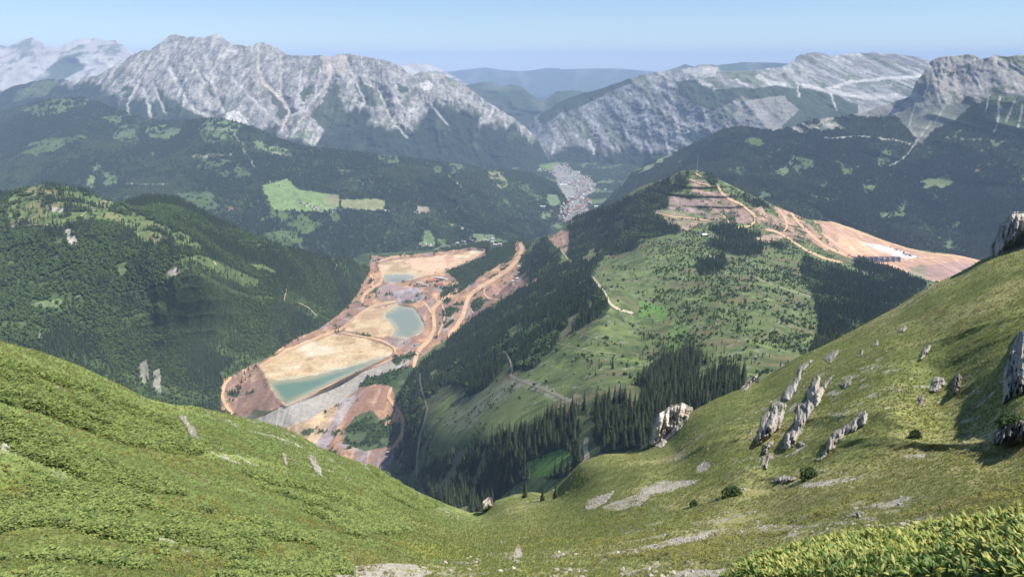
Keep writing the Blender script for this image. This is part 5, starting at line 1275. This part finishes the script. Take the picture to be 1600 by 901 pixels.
def lance(ln, wd, bend, mat_):
    m = MB(); K = 5; vs = []; 
    for k in range(K + 1):
        t = k / K; w_ = wd * math.sin(math.pi * min(1, t * .92 + .08)) ** .8 * .5 if k < K else 0.0
        z = ln * t * (1 - .25 * bend * t); x = ln * bend * t * t * .8
        vs += [(x, -w_, z), (x - wd * .12 * (1 if 0 < k < K else 0), 0, z), (x, w_, z)]
    fs = []
    for k in range(K): a = k * 3; fs += [(a, a + 1, a + 4, a + 3), (a + 1, a + 2, a + 5, a + 4)]
    m.add(vs, fs); return m.mesh('lance_leaf', mat_, True)
ML1 = plain_mat('yellow_green_leaf', (.52, .50, .13), rough=.5, spec=.35, rand=1, c2=(.27, .34, .08), trans=.35)
ML2 = plain_mat('green_leaf', (.20, .30, .07), rough=.5, spec=.35, rand=1, c2=(.10, .18, .04), trans=.35)
ML3 = plain_mat('yellow_leaf', (.66, .58, .22), rough=.6, spec=.3, rand=1, c2=(.52, .46, .13), trans=.35)
LEAF = [lance(.20, .055, .25, ML1), lance(.22, .06, .5, ML1), lance(.18, .06, .1, ML1), lance(.2, .06, .6, ML2), lance(.17, .05, .3, ML2), lance(.2, .05, .5, ML3)]
STEM = (lambda m: (m.tube((0, 0, -.1), (0, 0, .28), .008, .005, 4), m.mesh('stem', ML2))[1])(MB())
def arrangement(seed):
    g = random.Random(seed); out = []
    for k in range(g.randint(7, 9)):
        out.append((g.choices(range(6), (6, 5, 5, 2, 2, 1.6))[0], g.uniform(.04, .26), g.random() * 6.28, g.uniform(.15, .75), g.uniform(.8, 1.25)))
    return out
from mathutils import Matrix, Euler
def wb(s): return (s.PY < 930) * (1 / np.maximum(s.P[..., 1], 5))
p, px, py, c, tot = sample('near_bank', 3600, wb, 31)
vis = (px > 1130) & (px < 1610) & (py < 915)
p, px, py = p[vis], px[vis], py[vis]
crestd = py - np.interp(px, LAND['near_bank'].X, LAND['near_bank'].cy)
order = np.argsort(crestd + 6 * RNG.random(len(p)))
lean = Euler((0, R(-14), 0)).to_matrix().to_4x4()
LAB = {'a': ('yellow-green broad-leaved plant at the top edge of the near bank', 'yellow-green plants along the top of the near bank')}
indiv = order[:230]
for q, i in enumerate(indiv):
    e = bpy.data.objects.new('broad_leaved_plant', None); e.location = tuple(p[i]); e.rotation_euler = (random.gauss(0, .1), R(-14) + random.gauss(0, .12), 0)
    s_ = random.uniform(.65, 1.05); e.scale = (s_, s_, s_)
    if px[i] < 1300: lab = 'yellow-green broad-leaved plant on the low left end of the near bank'; grp = 'plants on the left end of the near bank'
    elif px[i] < 1450: lab = 'yellow-green broad-leaved plant on the middle crest of the near bank'; grp = 'plants on the middle of the near bank'
    else: lab = 'yellow-green broad-leaved plant on the high right end of the near bank'; grp = 'plants on the right end of the near bank'
    pos = px[i]; near_ = 'at the very brow' if crestd[i] < 3 else 'just below the brow'; side = ('beside the gravel strip' if px[i] < 1180 else 'toward the gravel strip' if px[i] < 1240 else 'where the bank starts to rise' if px[i] < 1300 else 'on its lower middle' if px[i] < 1375 else 'on its upper middle' if px[i] < 1450 else 'right of its upper middle' if px[i] < 1525 else 'against the right edge of the photo')
    lab = '%s yellow-green broad-leaved plant %s, %s' % ('tall' if s_ > .9 else 'small' if s_ < .76 else 'middling', near_, side)
    put(e, label=lab, cat='plant', group=grp)
    for li, z, az, tl, sc in arrangement(q % 23):
        o = bpy.data.objects.new('leaf', LEAF[li]); o.matrix_local = Matrix.Translation((0, 0, z)) @ Matrix.Rotation(az, 4, 'Z') @ Matrix.Rotation(tl, 4, 'Y') @ Matrix.Scale(sc, 4)
        put(o, e)
    put(bpy.data.objects.new('stem', STEM), e)
def plant_mesh(seed, green):
    m = MB()
    mats = [ML1, ML2, ML3]
    for li, z, az, tl, sc in arrangement(seed):
        M_ = lean @ Matrix.Translation((0, 0, z)) @ Matrix.Rotation(az, 4, 'Z') @ Matrix.Rotation(tl, 4, 'Y') @ Matrix.Scale(sc, 4)
        lm = LEAF[li]; mi = 1 if green and random.random() < .8 else mats.index(lm.materials[0])
        m.add([tuple(M_ @ v.co) for v in lm.vertices], [tuple(f.vertices) for f in lm.polygons], mi)
    return unlinked('plant_clump', m, mats)
PL_y = [plant_mesh(s, False) for s in (101, 102, 103)]; PL_g = [plant_mesh(s, True) for s in (104, 105, 106)]
rest = order[230:]
ym = (fbm(p[rest, 0] / 1.2, p[rest, 1] / 1.2, 3, 205) + .4 - .006 * crestd[rest]) > 0
gn_scatter('broad_leaved_plants', p[rest][ym], .6 + .4 * RNG.random(ym.sum()), PL_y, tilt=.1)
gn_scatter('green_undergrowth', p[rest][~ym], .5 + .35 * RNG.random((~ym).sum()), PL_g, tilt=.25)
p, px, py, c, tot = sample('near_bank', 3500, lambda s: (s.PY < 940) * 1.0, 33)
gn_scatter('bank_grass', p, .3 + .3 * RNG.random(len(p)), P_tuft[:2], tilt=.25)

# short growth over the hidden far side of the bank as well
s_ = LAND['near_bank']; cr = s_.P[-1]; k_ = RNG.integers(0, len(cr), 2500); u_ = .25 + .75 * RNG.random(2500)
bp_ = cr[k_] + np.c_[cr[k_][:, :2] / np.linalg.norm(cr[k_][:, :2], axis=1)[:, None] * 9 * u_[:, None], -8 * (u_ * .5 + u_ * u_ * .5)]
gn_scatter('bank_herbs', bp_, .2 + .2 * RNG.random(2500), P_herb, tilt=.2)

# ------------------------------------------------------------------ buildings
M_wall = plain_mat('plaster_wall', (.72, .70, .66), scale=.2, c2=(.6, .57, .52)); M_cream = plain_mat('cream_wall', (.68, .60, .42), scale=.1, c2=(.6, .53, .38)); M_wood = plain_mat('weathered_timber', (.16, .11, .07), scale=1)
M_rgrey = plain_mat('grey_roof', (.27, .27, .27), scale=.3, c2=(.2, .2, .2)); M_rred = plain_mat('red_roof', (.36, .13, .09), scale=.3, c2=(.27, .1, .07)); M_rbrown = plain_mat('brown_roof', (.19, .13, .10), scale=.3); M_rlight = plain_mat('light_metal_roof', (.62, .62, .62), rough=.5, scale=.2)
M_glass = plain_mat('dark_window', (.03, .035, .04), rough=.2, spec=.5); M_steel = plain_mat('grey_steel', (.42, .43, .44), rough=.5, spec=.5); M_blue = plain_mat('dark_blue_panel', (.03, .035, .06), rough=.4, spec=.5); M_conc = plain_mat('concrete', (.42, .41, .39))
def at(x, y, names=None):
    pt, _ = surf(np.array([float(x)]), np.array([float(y)]), names); return pt[0]
HM = {}
def small_house(w_, d_, h_, wall, roof):
    k = (round(w_), round(d_), round(h_), wall.name, roof.name)
    if k not in HM:
        m = MB(); m.box(-w_ / 2, w_ / 2, -d_ / 2, d_ / 2, -4, h_, 0); m.gable(-w_ / 2, w_ / 2, -d_ / 2, d_ / 2, h_ + .02, h_ + d_ * .42, 1, .8)
        HM[k] = m.mesh('house', [wall, roof])
    return HM[k]
def small(x, y, w_, d_, h_, wall, roof, rot, label, group, cat='house', name='house', names=None):
    o = bpy.data.objects.new(name, small_house(w_, d_, h_, wall, roof)); o.location = tuple(at(x, y, names)); o.rotation_euler = (0, 0, rot)
    return put(o, label=label, cat=cat, group=group)
TOWN = [[(900,274),(918,276),(932,288),(926,298),(905,304),(896,296)],[(884,308),(915,304),(922,318),(918,330),(905,342),(880,348),(872,340),(874,322)],[(872,252),(900,262),(905,272),(890,276),(870,262)],[(874,280),(892,280),(894,290),(876,294)],[(838,263),(856,264),(868,270),(866,274),(840,268)]]
g = random.Random(77); placed = []
tries = 0
while len(placed) < 235 and tries < 20000:
    tries += 1
    pl = g.choices(TOWN, (6, 8, 2, 1.6, .8))[0]; q = np.array(pl)
    x, y = g.uniform(q[:, 0].min(), q[:, 0].max()), g.uniform(q[:, 1].min(), q[:, 1].max())
    if not inpoly(np.array([x]), np.array([y]), pl)[0] or any(abs(x - a) < 1.9 and abs(y - b) < 1.0 for a, b in placed): continue
    placed.append((x, y))
WR = {('white', 'grey'): (M_wall, M_rgrey), ('white', 'red'): (M_wall, M_rred), ('white', 'brown'): (M_wall, M_rbrown), ('cream', 'grey'): (M_cream, M_rgrey), ('white', 'pale metal'): (M_wall, M_rlight)}
for x, y in placed:
    (wn_, rn), (wm, rm_) = g.choice(list(WR.items())); big = g.random() < .12
    part = 'upper' if y < 278 else 'middle' if y < 305 else 'lower'
    small(x, y, 36 if big else g.choice((15, 18, 22)), 17 if big else 13, 11, wm, rm_, g.uniform(-.6, .6),
          '%s %shouse with a %s roof in the %s town, %s' % (wn_, 'long ' if big else 'small ', rn, part, 'on its left side' if x < (892 if y > 276 else 878) else 'near its middle' if x < (905 if y > 276 else 890) else 'on its right side'), 'houses in the %s town' % part, names=['valley_floor', 'forest_hills', 'mountainside_right'])
for (x, y, w_, d_, h_, wm, rm_, rot, lab) in [(880,291,75,30,14,M_cream,M_rlight,.1,'long cream industrial hall, the largest building of the valley town'),(888,283,60,28,12,M_wall,M_rgrey,.1,'grey roofed hall above the long cream hall in town'),(905,300,40,16,12,M_wall,M_rred,.4,'long red roofed block right of the cream hall'),
        (908,325,34,22,11,M_wall,M_rred,.3,'large orange-red roofed building in the lower town'),(932,324,40,16,10,M_wall,M_rlight,.1,'white flat-roofed hall at the right edge of the lower town beside the wooded ridge'),(848,324,42,14,9,M_wall,M_rlight,-.1,'isolated long white building left of the lower town'),(861,331,20,14,9,M_cream,M_rred,0,'small red roofed farmhouse left of the lower town'),(842,332,14,10,8,M_wall,M_rgrey,0,'leftmost small white house left of the lower town'),
        (946,297,22,12,8,M_wall,M_rlight,0,'bright white house alone on the slope right of the town'),(361,328,26,14,8,M_wall,M_rred,.2,'isolated orange roofed farmhouse on the dark hillside left of the farm meadow'),(1526,269,26,15,8,M_cream,M_rred,.2,'lone mountain hut with orange roof on the right forested mountainside'),(1290,217,24,14,8,M_wall,M_rgrey,.1,'small pale building at the left end of the high mountain road'),
        (1063,254,20,12,8,M_wall,M_rgrey,.2,'tiny pale building on the far slope left of the summit mast')]:
    small(x, y, w_, d_, h_, wm, rm_, rot, lab, None, 'building' if w_ > 30 else 'house')
# hamlets
def hamlet(pts, where, group, names=None, sc=1.0):
    for x, y in pts:
        (wn_, rn), (wm, rm_) = g.choice(list(WR.items()))
        small(x, y, g.choice((11, 14, 17)) * sc, 10 * sc, 7 * sc, wm, rm_, g.uniform(-.5, .5), '%s house with a %s roof %s' % (wn_, rn, where), group, names=names)
hamlet([(472,318),(477,321),(481,319),(486,323),(492,324),(497,327),(503,328),(509,329),(518,331),(524,327),(530,329),(536,328),(498,323),(489,327)], 'in the hamlet on the bright farm meadow', 'houses of the meadow hamlet', ['forest_hills'])
hamlet([(590,329),(596,330),(602,330),(608,331),(616,329),(422,285),(437,291)], 'at the right end of the brown meadow row', 'houses right of the farm meadow', ['forest_hills'])
hamlet([(657,382),(660,385),(665,382),(668,386),(673,384),(678,381),(700,386),(704,389),(711,382),(715,381),(722,378),(726,379),(733,376),(737,377),(651,397),(690,394),(697,392),(608,400),(614,400),(765,371),(770,374),(763,377),(758,369),(648,333),(652,334),(735,373)], 'in the village behind the far pond', 'houses of the village behind the far pond', ['forest_hills'])
# factory in pieces: tower, hall, annex with windows and roofs
def building(name, x, y, rot, blocks, label, cat='building', names=None, loc=None, win=True):
    e = bpy.data.objects.new(name, None); pnt = at(x, y, names) if loc is None else loc
    e.location = tuple(pnt); e.rotation_euler = (0, 0, rot); put(e, label=label, cat=cat)
    for (x0, x1, y0, y1, h_, wall, roof, rt, nw) in blocks:
        b = MB(); b.box(x0, x1, y0, y1, -5, h_); b.obj('wall', wall, e)
        r_ = MB()
        if rt == 'flat': r_.box(x0 - .5, x1 + .5, y0 - .5, y1 + .5, h_ + .02, h_ + .9)
        else: r_.gable(x0, x1, y0, y1, h_ + .02, h_ + rt, 0, .7)
        ro = r_.obj('roof', roof, e)
        if name == 'mountain_hut':
            cm = MB(); cm.box(x0 + 2, x0 + 2.9, -.5, .5, h_, h_ + rt + 1.2); cm.obj('chimney', M_conc, ro)
        if nw:
            nx, nz = nw
            wmsh = MB(); ww = (x1 - x0) / (nx * 2.1); wh = h_ / (nz * 2.3); wmsh.box(-ww / 2, ww / 2, -.08, .08, 0, wh); me = wmsh.mesh('window', M_glass)
            for a in range(nx):
                for b_ in range(nz):
                    o = bpy.data.objects.new('window', me); o.location = (x0 + (x1 - x0) * (a + .5) / nx, y0 - .03, h_ * (b_ + .35) / nz); put(o, e)
    return e
building('factory', 774, 388, -.12, [(-24,-8,-8,8,34,M_cream,M_rlight,'flat',(2,4)),(-7.9,14,-9,9,20,M_cream,M_rlight,'flat',(3,2)),(14.1,32,-8,8,24,M_cream,M_rlight,'flat',(3,3))], 'large cream factory with a tower behind the dark wooded spur, above the far pond', names=['mine', 'forest_hills'])
building('quarry_hall', 676, 440, .5, [(-26,26,-11,11,7,M_conc,M_rred,4.5,(6,1))], 'long red roofed hall, leftmost of the mine halls by the far pond', names=['mine'])
building('quarry_hall', 686, 446, .5, [(-16,16,-10,10,7,M_conc,M_rred,4.5,(4,1))], 'shorter red roofed hall just below the long red hall', names=['mine'])
building('quarry_hall', 690, 436, -.55, [(-28,28,-7,7,6,M_wall,M_rlight,3,(6,1))], 'long hall with a pale roof right of the red halls', names=['mine'])
building('quarry_hall', 664, 447, -.3, [(-14,14,-7,7,6,M_wall,M_rgrey,3,(3,1))], 'grey roofed shed left below the red halls', names=['mine'])
building('quarry_hall', 655, 443, -.3, [(-9,9,-5,5,5,M_wall,M_rlight,2,(2,1))], 'small pale shed left of the grey roofed shed', names=['mine'])
building('crusher_plant', 805, 442, .1, [(-14,2,-7,7,10,M_wall,M_rlight,'flat',(3,1)),(2.1,14,-6,8,19,M_wall,M_rlight,'flat',(2,2))], 'white two-part plant at the foot of the wooded slope beside the orange road', names=['ore_mountain', 'mine'])
building('plant_office', 809, 428, .2, [(-9,9,-5,5,7,M_wall,M_rgrey,2.5,(3,1))], 'small white office above the white two-part plant', names=['ore_mountain', 'mine'])
building('plant_office', 811, 418, .2, [(-6,6,-4,4,6,M_wall,M_rlight,2,(2,1))], 'uppermost tiny white building beside the orange road', names=['ore_mountain', 'mine'])
building('pump_house', 652, 540, .4, [(-9,9,-5,5,5,M_wall,M_rgrey,2,(3,1))], 'small grey pump house on the berm below the middle pond', names=['mine'])
building('pump_house', 637, 470, .1, [(-10,10,-5,5,4,M_wood,M_rbrown,2,(3,1))], 'low dark shed on the upper bank of the middle pond', names=['mine'])
building('mountain_hut', 1100, 369, .35, [(-9,9,-6,6,5,M_wood,M_rlight,5,(4,1))], 'wooden mountain hut with a pale gabled roof on the green hilltop', 'hut', names=['ore_mountain'])
building('shelter', 1108, 368, .2, [(-3,3,-2.5,2.5,3,M_wood,M_rgrey,1.6,None)], 'tiny timber shelter right beside the mountain hut', 'shelter', names=['ore_mountain'])
# blue-black panel field and mast
e = bpy.data.objects.new('solar_field', None); c0 = at(1365, 405, ['ore_mountain']); e.location = tuple(c0); put(e, label='dark blue rectangular panel field on the ochre mine terrace at the right', cat='solar field')
pm = MB(); pm.add([(-9.6,-5,.8),(9.6,-5,.8),(9.6,5,2.6),(-9.6,5,2.6),(-9.6,-5,.5),(9.6,-5,.5),(9.6,5,2.3),(-9.6,5,2.3)], [(0,1,2,3),(7,6,5,4),(0,4,5,1),(1,5,6,2),(2,6,7,3),(3,7,4,0)]); pme = pm.mesh('panel', M_blue)
for a in range(9):
    for b_ in range(4):
        q = at(1334 + a * 8.6, 402.5 + b_ * 2.1, ['ore_mountain']); o = bpy.data.objects.new('panel', pme); o.location = tuple(Vector(q) - Vector(c0)); put(o, e)
e = bpy.data.objects.new('radio_mast', None); q = at(1089, 268, ['ore_mountain']); e.location = tuple(q); put(e, label='slim grey radio mast on the summit of the ore mountain', cat='mast')
m = MB(); HM_ = 66
for (a, b_) in ((-1, -1), (1, -1), (1, 1), (-1, 1)): m.tube((a * 1.6, b_ * 1.6, -3), (a * .5, b_ * .5, HM_), .28, .18, 4)
for k in range(14):
    z0, z1 = HM_ * k / 14, HM_ * (k + 1) / 14; r0, r1 = 1.6 - 1.1 * k / 14, 1.6 - 1.1 * (k + 1) / 14
    for (a, b_, c_, d_) in ((-1,-1,1,-1),(1,-1,1,1),(1,1,-1,1),(-1,1,-1,-1)): m.tube((a * r0, b_ * r0, z0), (c_ * r1, d_ * r1, z1), .1, .1, 3)
m.obj('lattice', M_steel, e); m = MB(); m.tube((0, 0, HM_), (0, 0, HM_ + 12), .2, .08, 5); m.obj('antenna', M_steel, e)
m = MB(); m.box(-4, 4, -3, 3, -1.5, 3.4); m.obj('equipment_cabin', M_wall, e)
# clumps of trees on the hilltop at the left, each a tree
for x, y, s_ in [(18,330,1.0),(22,340,1.1),(26,348,1.0),(30,338,.9),(34,352,1.0),(40,330,.8),(46,336,.9),(44,350,.8),(52,326,.8),(58,332,.7),(62,340,.8),(30,322,.8),(50,312,.7),(60,316,.6),(66,322,.7),(70,334,.7),(83,350,.9),(90,352,.8),(96,350,.7),(26,358,.9),(60,350,.7),(74,312,.5),(45,306,.5)]:
    tree_obj(tuple(at(x, y, ['wooded_hill'])), s_ * 1.15, '%s spruce, %s of the left hilltop grove, %s' % ('tall' if s_ >= .9 else 'short', 'left side' if x < 32 else 'middle' if x < 56 else 'right side', 'near its top' if y < 332 else 'near its foot'), 'spruces of the grove on the left hilltop', int(x))
print('objects', len(bpy.data.objects))
